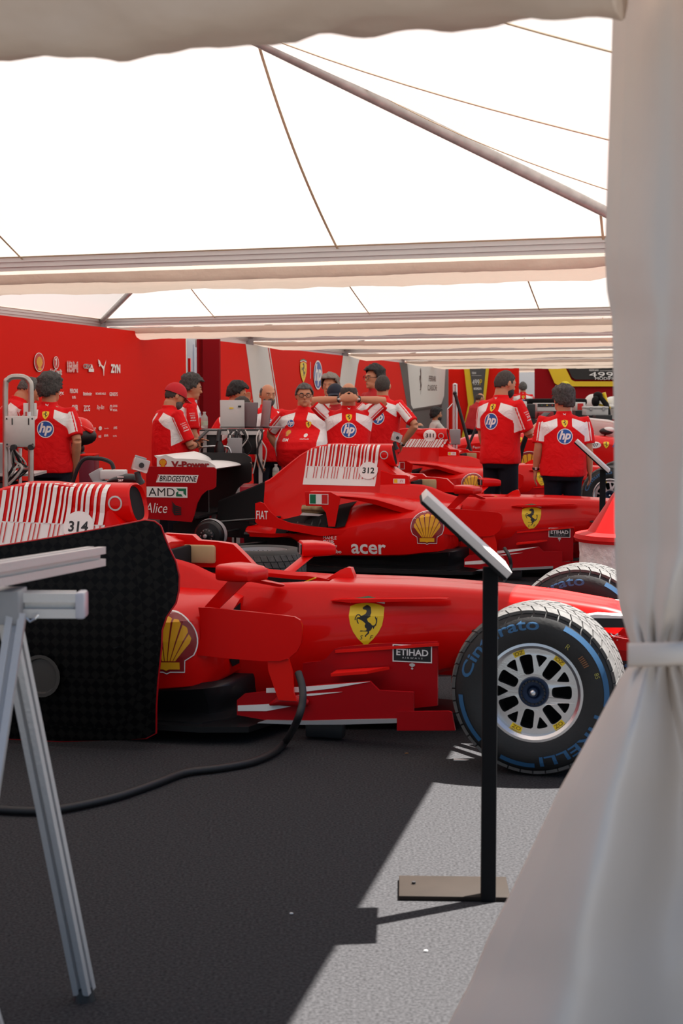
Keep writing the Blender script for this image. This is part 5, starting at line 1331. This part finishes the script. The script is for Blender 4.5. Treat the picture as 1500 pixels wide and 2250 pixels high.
h2 = [at(1108, 1205, 12.1), at(1118, 1222, 12.0), at(1122, 1245, 12.0), at(1112, 1268, 11.9), flo(1098, 1295, .02), flo(1060, 1302, .02)]
b = MB(); b.tube(smooth_path(h2), .014, CABLE, 8); tag(b.obj('air_hose'), 'black hose hanging down from the bargeboard of the middle car', 'hose')
# painted sun patch, then litter
P = flo(1012, 1670, .002); b = MB(); b.prism([(-.03,-.01),(.02,-.012),(.035,0),(.0,.012),(-.028,.02)], .002, WHT, (P.x, P.y, .003), (1,0,0), (0,1,0)); tag(b.obj('painted_sun_patch'), 'white patch of painted sunlight on the carpet beside the nearest front wheel', 'sun patch')  # flat white flake painted in as a small patch of sunlight
P = flo(893, 1656, .002); b = MB(); b.prism([(-.008,-.004),(.008,0),(0,.006)], .003, mat('dry_leaf', (.3, .14, .05), .8), (P.x, P.y, .004), (1,0,0), (0,1,0)); tag(b.obj('dry_leaf'), 'tiny brown leaf on the carpet below the nearest car', 'leaf')
random.seed(11)
LIT = [(640, 2010, 'white crumb on the dark carpet left of the stand shadow'), (165, 1962, 'pale thread on the dark carpet beside the trestle foot'), (935, 2092, 'small white speck on the sunlit carpet below the sign foot')]
for x, y, l in LIT:
    P = flo(x, y); b = MB(); b.ball((P.x, P.y, .004), (.006, .003, .003), WHT, 8); tag(b.obj('litter_crumb'), l, 'litter')

# cameras in clear cases, camera pod
def case_cam(name, x, y, D, s, label, base):
    P = at(x, y, D); r = thing(name, label, 'action camera', P, .3, 'small cameras in clear cases')
    b = MB(); R_ = Matrix.Rotation(.3, 3, 'Y'); b.box((0, 0, 0), (.085 * s, .05 * s, .07 * s), mat('clear_case', (.75, .70, .68), .1, trans=.5), R_, bev=.008 * s); b.obj('clear_case', r)
    b = MB(); b.box((0, 0, 0), (.05 * s, .03 * s, .045 * s), LGREY, R_, bev=.004); b.lathe([(0, -.028 * s), (.014 * s, -.028 * s), (.016 * s, 0)], BLK, 16); b.obj('camera_body', r)
    b = MB(); b.box((0, 0, .04 * s), (.06 * s, .035 * s, .012 * s), GREY, R_, bev=.003); b.obj('latch', r)
    b = MB(); b.tube([(-.02 * s, 0, -.035 * s), (-.01 * s, 0, -.075 * s), (0, 0, -.10 * s)], [.016 * s, .018 * s, .024 * s], BLK, 12); b.obj('mount', r); return r
case_cam('action_camera', 309, 1022, 7.65, .92, 'small camera in clear case on top of the airbox of car 314', 0)
case_cam('action_camera', 871, 962, 12.9, .95, 'small camera in clear case on top of the airbox of car 312', 0)
b = MB(); P = at(278, 1058, 7.75)
b.tube([(-.10,0,-.004),(-.06,0,.008),(0,0,.016),(.05,0,.014),(.085,0,-.004)], [(.01,.01),(.035,.014),(.04,.024),(.04,.024),(.03,.012)], BLK, 16)
pod_ = tag(b.obj('camera_pod'), 'black camera pod marked 267 on the airbox of car 314', 'camera pod'); pod_.location = P; pod_.rotation_euler = (0, 0, -.27)
mobj('pod_number', art_mesh('pod_number', [textw('267', .028, .011, -.012, .008, WDEC, bold=.05), rect(-.03, .022, .005, .027, WDEC)], flat_fn((0, -.043, 0), (1,0,0), (0,0,1))), pod_)
b = MB(); P = at(250, 1046, 9.0)
b.box((0,0,.01), (.14,.14,.05), LGREY, bev=.008); b.box((-.09,0,-.0), (.07,.12,.07), GREY, Matrix.Rotation(-.5,3,'Y'), bev=.006); b.box((.0,0,-.05), (.22,.16,.05), GREY, bev=.008); b.box((0,0,-.57),(.20,.14,1.0), GREY, bev=.01)
b.tube(smooth_path([Vector((-.0,0,.04)), Vector((-.02,0,.08)), Vector((-.1,.02,.10)), Vector((-.2,.04,.07)), Vector((-.3,.1,-.2))]), .012, CABLE, 8)
o = tag(b.obj('cable_box'), 'grey plastic connector box with black cable behind the airbox of car 314', 'box'); o.location = P

# ---------------- trolley at far left ----------------
D = 12.0; k = D / F; tp = at(40, 830, D); tr_ = thing('steel_trolley', 'steel tube trolley with hoop handle, blank metal plate and cables at the left edge', 'trolley', (tp.x, D, 0)); O = Vector((tp.x, D, 0))
def L_(x, y, dd=0): return at(x, y, D + dd) - O
b = MB(); b.tube(smooth_path([L_(12, 1110), L_(12, 950), L_(12, 850), L_(18, 834), L_(30, 828), L_(52, 829), L_(64, 838), L_(68, 856), L_(68, 950), L_(68, 1110)]), .022, mat('worn_steel_tube', (.50, .47, .44), .35, metal=.8, mott=.15, mscale=12), 14); b.obj('hoop_handle', tr_)
b = MB(); c = L_(46, 948); b.box(c + Vector((0, -.035, 0)), (64 * k, .025, 68 * k), mat('scuffed_plate', (.60, .58, .56), .45, metal=.4, mott=.1, mscale=6), bev=.006)
for dx in (-28, 28):
    for dy in (-28, 28): b.ball(c + Vector((dx * k, -.05, dy * k)), .007, BLK, 8)
for dx in (-16, 20): b.box(c + Vector((dx * k, -.05, 22 * k)), (.008, .006, .05), BLK)
b.obj('control_plate', tr_)
b = MB()
for dx in (-12, 26): b.tube([c + Vector((dx * k, -.04, -34 * k)), c + Vector((dx * k + .0, -.10, -34 * k))], .022, BLK, 14)
b.obj('rubber_knob', tr_)
b = MB(); b.tube([L_(62, 905, -.02), L_(62, 918, -.02)], .024, SIL, 12); b.box(L_(66, 900, .02), (.10, .02, .10), WHT, bev=.004); b.obj('clamp', tr_)
b = MB(); b.tube([L_(44, 1110, .1), L_(44, 985, .1)], .016, SIL, 10); b.tube([L_(44, 1030, .1), L_(66, 1030, .0)], .014, SIL, 10); b.box(L_(20, 1040, .35), (.5, .5, .02), ALUW); b.box(L_(-8, 1010, .3), (.20, .25, .26), GREY, bev=.01); b.box(L_(-8, 985, .28), (.18, .2, .05), SIL); b.box(L_(20, 1120, .2), (.5, .4, .02), ALUW)
b.box(L_(25, 1100, .3), (.4, .3, .3), BLK, bev=.02)
for dx_ in (-15, 60):
    for dy_ in (.1, .4):
        q = L_(dx_, 1110, dy_); b.tube([(q.x, q.y, q.z), (q.x, q.y, .03)], .014, SIL, 8); b.ball((q.x, q.y, .04), .04, BLK, 10)
for xx in (12, 68):
    q = L_(xx, 1100); b.tube([q, Vector((q.x, q.y, .06))], .02, SIL, 8)
b.obj('lower_frame', tr_)
random.seed(4)
for i in range(9):
    b = MB(); pts = [L_(22 + 8 * random.random(), 985), L_(25 + 40 * random.random(), 1005 + 20 * random.random(), .1), L_(20 + 45 * random.random(), 1030, .05), L_(5 + 20 * random.random(), 1055 + 10 * random.random(), .1)]
    b.tube(smooth_path(pts, 8), .006 if i % 3 else .011, WCABLE if i % 2 else CABLE, 8); b.obj('cable', tr_)

# ---------------- red plinth with helmet ----------------
D = 14.6; P = at(196, 1045, D); r = thing('red_plinth', 'dark red box plinth behind the back of the man at far left', 'plinth', (P.x, D, 0)); zt = at(193, 998, D).z
b = MB(); b.box((0, 0, zt / 2), (.14, .3, zt), mat('plinth_red', (.16, .008, .03), .4), bev=.004); b.box((0, 0, zt - .005), (.145, .31, .012), WR); b.obj('plinth_box', r)
P = at(172, 946, 15.05); b = MB(); b.ball((0, 0, 0), (.15, .15, .13), ORED, 22); b.ball((.05, -.02, -.05), (.13, .13, .09), BLK, 18); b.box((.10, -.03, .015), (.12, .2, .03), ORED, Matrix.Rotation(.5, 3, 'Y'), bev=.01); b.ball((-.06, -.10, -.0), (.05, .04, .05), GRN, 12); b.ball((-.03,-.12,-.05),(.03,.02,.04),YEL,10)
b.ball((-.03, .0, -.17), (.09, .10, .07), BLK, 14)
o = tag(b.obj('racing_helmet'), 'red racing helmet with dark visor on display beside the leftmost hp shirt', 'helmet'); o.location = P
b = MB(); P = at(150, 1000, 14.9); b.box((0, 0, 0), (.30, .2, .06), BLK, bev=.02); b.tube([(0,0,0),(0,0,-P.z)], .05, BLK, 12); b.ball((-.06,-.1,.02),(.03,.02,.05),YEL,10); o = tag(b.obj('display_stand'), 'black display stand under the red racing helmet', 'stand'); o.location = P

# ---------------- workbench with laptops ----------------
D = 15.3; k = D / F; P = at(510, 945, D); wb = thing('tool_cart', 'red and silver work cart carrying three laptops', 'cart', (P.x, D, 0)); O = Vector((P.x, D, 0)); zt = at(520, 943, D).z
def Lc(x, y, dd=0): return at(x, y, D + dd) - O
b = MB(); b.box((-.0, .0, zt - .012), (132 * k, .55, .024), BLK, bev=.004); b.box((0, -.285, zt - .03), (132 * k, .02, .035), ALUW); b.obj('worktop', wb)
b = MB(); b.box((.02, .0, zt / 2 - .02), (.02, .5, zt - .06), ALUW)
for xx in (522, 572, 450): q = Lc(xx, 960, -.26); b.box((q.x, q.y, zt / 2), (.035, .035, zt - .04), ALUW)
q = Lc(548, 1000, -.25); b.box((q.x, q.y, .42), (48 * k, .02, .03), ALUW); b.obj('frame', wb)
b = MB(); q = Lc(550, 1030, .0); b.box((q.x, 0, .33), (50 * k, .5, .56), mat('cart_pink_red', (.45, .01, .03), .4), bev=.01); q2 = Lc(527, 965, -.24); b.box((q2.x, q2.y - .02, q2.z - .10), (.035, .02, .36), RDEC); b.obj('cabinet', wb)
b = MB(); q = Lc(480, 980, .0); b.box((q.x, .1, .40), (90 * k, .3, .72), mat('cart_dark_red', (.28, .008, .014), .4), bev=.01); b.obj('cabinet', wb)
b = MB(); q = Lc(464, 975, -.2); b.box(q, (.20, .1, .22), BLK, bev=.01); q = Lc(505, 985, -.3); b.box(q + Vector((.05, 0, 0)), (.14, .1, .20), GREY, bev=.01); q = Lc(548, 975, -.1); b.box(q, (.18, .2, .20), BLK, bev=.01); b.obj('electronics_box', wb)
b = MB(); b.tube(smooth_path([Lc(437, 1003, -.35), Lc(440, 986, -.35), Lc(455, 981, -.35), Lc(495, 981, -.35), Lc(505, 988, -.35), Lc(508, 1003, -.35)]), .010, SIL, 10); b.obj('grab_rail', wb)
b = MB(); b.tube([Lc(482, 1000, -.4), Lc(482, 985, -.4), Lc(482, 970, -.4)], [.05, .05, .022], CARB, 14); b.tube([Lc(478, 970, -.4), Lc(482, 945, -.36)], .02, BLK, 10); b.obj('air_tool', wb)
random.seed(8)
for i in range(14):
    b = MB(); x0 = 495 + 85 * random.random(); pts = [Lc(x0, 945, -.28), Lc(x0 + random.uniform(-15, 15), 962, -.33), Lc(x0 + random.uniform(-18, 18), 985 + 10 * random.random(), -.33), Lc(x0 + random.uniform(-20, 20), 1010 + 40 * random.random(), -.3)]
    b.tube(smooth_path(pts, 8), .007 if i % 3 else .010, CABLE if i % 3 != 1 else WCABLE, 6); b.obj('cable', wb)
def laptop(x0, y0, x1, y1, D_, m, label, narrow, rz):
    A = at((x0 + x1) / 2, y1, D_); wpx = (x1 - x0); h = (y1 - y0) * D_ / F; r = thing('laptop', label, 'laptop', (A.x, D_, A.z), rz, 'laptops open on the work cart')
    W = narrow; R_ = Matrix.Rotation(-.12, 3, 'X')
    b = MB(); b.box((0, 0, h / 2 + .012), (W, .012, h), m, R_, bev=.005); b.obj('screen_lid', r)
    b = MB(); b.box((0, .075, .009), (W, .15, .018), m, bev=.004); b.obj('base', r)
    b = MB(); b.box((0, .010, h / 2 + .012), (W * .92, .004, h * .9), SCREEN, R_); b.obj('display', r); return r
l1 = laptop(487, 882, 534, 941, 15.2, LGREY, 'light grey laptop, leftmost of the three on the work cart, small stickers on its lid', .235, .12)
b = MB(); b.box((.07, -.012, .21), (.03, .003, .018), BLK); b.box((-.01, -.010, .195), (.04, .003, .012), YEL); b.obj('lid_sticker', l1)
l2 = laptop(535, 887, 563, 941, 15.2, mat('dark_laptop', (.16, .13, .14), .4), 'dark grey laptop, middle of the three on the work cart', .19, -.7)
l3 = laptop(576, 883, 592, 941, 15.12, mat('rosy_laptop', (.32, .24, .25), .35), 'thin laptop seen edge-on, rightmost of the three on the work cart', .24, -1.2)
def bottle(x, y0, y1, D_, label, m=None):
    A = at(x, y1, D_); h = (y1 - y0) * D_ / F; r = thing('water_bottle', label, 'bottle', A)
    b = MB(); b.lathe([(0, 0), (.030, 0), (.033, .01), (.033, h * .55), (.03, h * .7), (.013, h * .86), (.013, h * .93)], mat('bottle_plastic', (.72, .78, .74), .12, trans=.6), 20, 'z'); b.obj('bottle_body', r)
    b = MB(); b.lathe([(.0338, h * .18), (.0338, h * .45)], mat('bottle_label', (.45, .52, .40), .5), 20, 'z'); b.obj('paper_label', r)
    b = MB(); b.lathe([(0, h), (.015, h), (.015, h * .92)], LGREY, 16, 'z'); b.obj('bottle_cap', r); return r
bottle(449, 905, 941, 15.1, 'clear plastic bottle standing on the work cart left of the laptops')
bottle(606, 1020, 1052, 15.0, 'plastic bottle held in the hand of the bearded man by the laptops')

# ---------------- poles, ladder and jack ----------------
D = 20.7; r = thing('chrome_stand', 'tall chrome hoop stand rising behind car 311', 'stand', (at(998, 900, D).x, D, 0)); O = Vector((at(998, 900, D).x, D, 0))
b = MB(); b.tube(smooth_path([at(996, 1000, D) - O, at(996, 860, D) - O, at(997, 846, D) - O, at(1001, 846, D) - O, at(1002, 860, D) - O, at(1002, 1000, D) - O]), .016, SIL, 10); b.obj('hoop', r)
b = MB(); b.tube([at(983, 900, D) - O, at(983, 960, D) - O], .01, SIL, 8); b.tube([at(983, 900, D) - O, at(996, 885, D) - O], .01, SIL, 8); b.box(at(999, 960, D) - O, (.14, .08, .2), GREY, bev=.01)
q = at(999, 1000, D) - O; b.tube([q, Vector((q.x, q.y, .03))], .03, SIL, 10); b.box((0, 0, .03), (.5, .4, .05), BLK); b.obj('lower_bracket', r)
def pole(name, a, c, D_, rad, label, m=BLK, D2=None):
    A = at(a[0], a[1], D_); B = at(c[0], c[1], D2 or D_); b = MB(); d = (B - A); 
    if B.z > .03: B2 = B + Vector((d.x, d.y, d.z)) * min(1.2, ((B.z - .05) / max(.05, -d.z)))
    else: B2 = B
    b.tube([A, B, B2], rad, m, 10); b.ball(A, rad * 1.3, m, 8); return tag(b.obj(name), label, 'pole')
pole('jack_handle', (999, 864), (1037, 1002), 20.5, .022, 'black jack handle leaning from the chrome stand down to the right')
pole('support_pole', (1052, 925), (1022, 995), 20.9, .018, 'thin black pole slanting left, beside the tall man')
b = MB(); D_ = 20.8; pts = [at(1174, 939, D_), at(1160, 950, D_), at(1150, 975, D_), at(1143, 1000, D_), at(1136, 1035, D_), at(1130, 1060, D_)]; b.tube(smooth_path(pts), .032, MBLK, 10); b.tube([pts[-1], Vector((pts[-1].x, pts[-1].y, 0.02))], .02, MBLK, 8); tag(b.obj('padded_lever'), 'curved black padded lever standing between the two men on the right', 'lever')

# ---------------- far equipment ----------------
def crate(name, x0, y0, x1, y1, D_, depth, m, label, cat, bev=.01, legs=True):
    A = at(x0, y1, D_); B = at(x1, y0, D_); r = thing(name, label, cat, ((A.x + B.x) / 2, D_ + depth / 2, 0)); b = MB(); b.box((0, 0, (A.z + B.z) / 2), (B.x - A.x, depth, B.z - A.z), m, bev=bev); b.obj('case', r)
    if legs and A.z > .05:
        b = MB(); b.box((0, 0, A.z / 2), ((B.x - A.x) * .9, depth * .9, A.z), BLK); b.obj('support', r)
    return r, (A.x + B.x) / 2, A, B
D = 30.0
r, cx, A, B = crate('equipment_rack', 1178, 886, 1224, 904, D, .6, ALUW, 'metal-framed equipment rack behind the windscreen, left of the grey head', 'rack')
b = MB(); 
for i, (z0, m_) in enumerate(((.42, BLK), (.0, LGREY))): b.box((0, -.31, A.z + (B.z - A.z) * (.75 - .5 * i)), ((B.x - A.x) * .9, .02, (B.z - A.z) * .38), m_)
for i in range(3): b.ball((-.1 + i * .1, -.325, A.z + (B.z - A.z) * .75), .012, [GRN, YEL, RDEC][i], 8)
b.obj('rack_unit', r)
r, cx, A, B = crate('drawer_unit', 1182, 905, 1216, 920, 29.3, .5, mat('case_red', (.35, .01, .015), .5), 'low red drawer unit under the equipment rack', 'drawers')
r, cx, A, B = crate('flight_case', 1287, 898, 1336, 913, 30, .5, LGREY, 'light grey plastic case with lid on black base, right of the grey-haired man', 'case')
b = MB(); b.box((0, -.0, B.z + .02), ((B.x - A.x) * 1.02, .54, .04), LGREY, bev=.01); 
for s_ in (-.12, .12): b.box((s_, -.27, B.z), (.05, .02, .06), GREY)
b.obj('lid', r)
r, cx, A, B = crate('monitor_box', 1308, 912, 1345, 930, 29.5, .4, BLK, 'black electronics box below the light grey case', 'electronics')
r, cx, A, B = crate('red_cabinet', 1263, 884, 1286, 903, 31, .5, ALUW, 'silver-framed small cabinet with red door', 'cabinet'); b = MB(); b.box((0, -.26, (A.z + B.z) / 2), ((B.x - A.x) * .55, .02, (B.z - A.z) * .75), RDEC); b.obj('door', r)
r, cx, A, B = crate('parts_bench', 1160, 876, 1290, 890, 36, .8, MBLK, 'long black bench of covered parts before the dark red wall', 'bench', bev=.05)
r, cx, A, B = crate('white_shelf', 1133, 882, 1157, 910, 27, .4, WHT, 'white cabinet with green and red stripes beside the phone of the tall man', 'cabinet'); b = MB(); b.box((0, -.205, A.z + (B.z - A.z) * .52), (B.x - A.x, .01, .028), GRN); b.box((0, -.205, A.z + (B.z - A.z) * .22), (B.x - A.x, .01, .028), RDEC); b.obj('stripe', r)
r, cx, A, B = crate('black_cart', 1158, 888, 1176, 918, 29, .5, BLK, 'black cart right of the white striped cabinet', 'cart')
# white and yellow racing car with black covers, far right
r = thing('yellow_white_car', 'white, black and yellow car parked before the dark red wall at far right', 'racing car', (at(1325, 890, 40).x, 40, 0))
def Ly(x, y, D_=40): return at(x, y, D_) - Vector((at(1325, 890, 40).x, 40, 0))
b = MB(); b.ball(Ly(1302, 888), (.22, .5, .26), WHT, 18); b.ball(Ly(1335, 893), (.42, .6, .10), WHT, 18); b.ball(Ly(1355, 896), (.5, .6, .3), WHT, 18); b.box((0.2, 0, .45), (1.6, 1.2, .5), WHT, bev=.1); b.obj('bodywork', r)
b = MB(); b.tube([Ly(1325, 863, 39.6), Ly(1329, 875, 39.6), Ly(1333, 888, 39.6)], [.06, .05, .03], YEL, 10); b.box(Ly(1326, 892, 39.4), (.35, .05, .05), YEL, Matrix.Rotation(.3, 3, 'Y')); b.obj('yellow_fin', r)
b = MB(); b.ball(Ly(1313, 869, 39.6), (.12, .2, .10), MBLK, 14); b.ball(Ly(1308, 882, 39.4), (.10, .2, .14), MBLK, 14); b.tube([Ly(1318, 872, 39.3), Ly(1332, 890, 39.2), Ly(1338, 915, 39.0)], [.06, .07, .05], MBLK, 10); b.obj('black_cover', r)
# ---------------- the team ----------------
def put(x, D): return at(x, 900, D).x, D
def P_(x, D, label, face, hk, **k):
    X, Y = put(x, D); return person(label, X, Y, math.radians(face), hk, **k)
# hk scales a 1.77 m figure.  face 0 looks away from the camera, 180 looks at it, positive turns left
pz = lambda y, D: at(750, y, D).z
def hkfor(ytop, D, base=1.82): return pz(ytop, D) / base
P_(108, 13.4, 'dark-haired man seen from behind at far left, round blue logo on his back', -4, hkfor(813, 13.4), g=1.12, arms=('forward', 'pocket'), hair='salt', hstyle='thick', logo='back', head=(-.35, .05), skin='m')
P_(0, 14.0, 'leaning grey-haired man with an earring, cut off by the left edge', -60, hkfor(798, 14.0) , g=1.1, lean=.32, arms=('table', 'table'), hair='grey', hstyle='crop', head=(-.1, .35), logo=None)
P3 = P_(372, 14.75, 'man in red cap and glasses looking down at a phone in his hands', -62, hkfor(825, 14.8, 1.84), g=1.22, belly=.07, arms=(((-.29, .08, 1.14), (-.06, .30, 1.17)), ((.28, .12, 1.12), (.02, .28, 1.12))), hair='short', hstyle='bald', cap='red', beard='grey', glasses=True, logo='front', head=(0, .40), watch=2, skin='m')
P_(412, 16.0, 'man with dark wavy hair standing behind the one in the red cap', -75, hkfor(815, 16.0), g=1.05, arms=('low', 'low'), hair='salt', hstyle='thick', logo='front', head=(0, .2))
P_(496, 17.7, 'young man with black quiff, hand raised to his face behind the laptops', -85, hkfor(830, 17.7), g=.95, lean=.15, arms=('down', 'face'), hair='black', hstyle='thick', logo=None, head=(0, .15))
P_(458, 16.95, 'man with cropped dark hair bent low over the work cart', -80, hkfor(838, 16.95), g=1.08, lean=.55, arms=('table', 'table'), hair='short', hstyle='crop', logo=None, head=(0, .1), skin='d')
P_(586, 16.2, 'balding man with grey beard standing right of the laptops, holding a bottle', -135, hkfor(833, 16.2), g=1.15, belly=.06, arms=('bottle', 'low'), hair='grey', hstyle='bald', beard='grey', logo='front', head=(-.35, .1), watch=-1)
P_(668, 15.4, 'stout man in dark glasses facing the camera, red polo over a large belly', 165, hkfor(833, 15.4), g=1.36, belly=.22, arms=(((-.40, -.10, 1.22), (-.25, .0, .99)), ((.42, -.08, 1.22), (.25, .0, .99))), hair='grey', hstyle='full', glasses=True, logo='front', head=(.35, .05))
P_(736, 17.2, 'man in a navy cap seen from behind, partly hidden by the man with raised arms', 0, hkfor(832, 17.2, 1.84), g=1.0, arms=('down', 'down'), hair='short', hstyle='crop', cap='navy', logo=None, shirt='red', hat_back=True, skin='m')
P_(726, 18.0, 'person with light brown hair in a pale shirt behind the stout man', 160, hkfor(816, 18.0), g=.95, arms=('down', 'down'), hair='lgrey', hstyle='thick', logo=None, shirt='white', group=None)
P_(766, 14.55, 'bald man seen from behind with both hands clasped behind his head', 0, hkfor(829, 14.55), g=1.22, arms=('behind_head', 'behind_head'), hair='short', hstyle='bald', logo='back', watch=2)
P_(824, 18.3, 'curly-haired man facing left behind the man with hands on hips', 120, hkfor(797, 18.3), g=1.0, arms=('down', 'down'), hair='black', hstyle='thick', glasses=True, logo=None, shirt='red')
P_(840, 17.3, 'short-haired man seen from behind with hands on hips, hp logo on his back', -22, hkfor(814, 17.3), g=1.12, arms=('hips', 'hips'), hair='short', hstyle='crop', logo='back', head=(.2, 0), watch=2)
P14 = P_(1100, 14.4, 'tall bearded man with cropped dark hair looking down at his phone', -44, hkfor(800, 14.4), g=1.12, arms=('low', ((.27, .08, 1.16), (.20, .34, 1.26))), hair='short', hstyle='crop', beard='black', logo='back', head=(-.25, .25))
P_(1238, 13.8, 'grey-haired man on the right seen from behind, arms hanging', -3, hkfor(840, 13.8), g=1.26, arms=('down', 'down'), hair='salt', hstyle='thick', logo='back', head=(.55, 0), watch=-1)
P_(1036, 31, 'bald man in plain red shirt leaning over at the back, beside the yellow wall stripe', -60, hkfor(855, 31), g=1.1, lean=.3, arms=('table', 'table'), hair='short', hstyle='bald', logo=None, shirt='red', vox=.013)
P_(957, 30, 'seated man with black hair and beard in a white shirt', -75, .95, g=1.0, arms=('table', 'table'), hair='black', hstyle='thick', beard='black', logo=None, shirt='white', seated=True, vox=.013, z=-.45 + (pz(893, 30) - 1.27), group=None)
P_(922, 29, 'balding seated man with only his head showing above car 311', 0, .95, g=1.0, arms=('down', 'down'), hair='grey', hstyle='bald', logo=None, shirt='red', seated=True, vox=.013, z=-.45 + (pz(924, 29) - 1.27))
P_(1148, 38, 'distant man seen from behind standing before the white fabric', -3, hkfor(835, 38), g=1.15, arms=('down', 'down'), hair='grey', hstyle='full', logo='back', vox=.013)
P_(1241, 33, 'person in a yellow cap mostly hidden behind the grey-haired man', 60, hkfor(836, 33, 1.80), g=1.0, arms=('down', 'down'), hair='black', hstyle='crop', cap='yellow', logo=None, shirt='white', vox=.013, group=None)
def phone(pr, side, label, R):
    root, AR = pr; s, sp, e, w_, _ = AR[side]; d = (w_ - e).normalized(); P = w_ + d * .085 + Vector((0, 0, .035)); k = root.scale[0]; a = root.rotation_euler[2]
    Wp = Vector(root.location) + Matrix.Rotation(a, 3, 'Z') @ (P * k); b = MB(); b.box((0, 0, 0), (.075, .15, .010), BLK, Matrix.Rotation(a, 3, 'Z') @ R, bev=.003); o = tag(b.obj('phone'), label, 'phone'); o.location = Wp; return o
phone(P3, 0, 'dark phone held by the man in the red cap', Matrix.Rotation(.7, 3, 'X'))
phone(P14, 1, 'black phone held by the tall bearded man', Matrix.Rotation(.5, 3, 'X'))
bpy.data.scenes.remove(SCR)
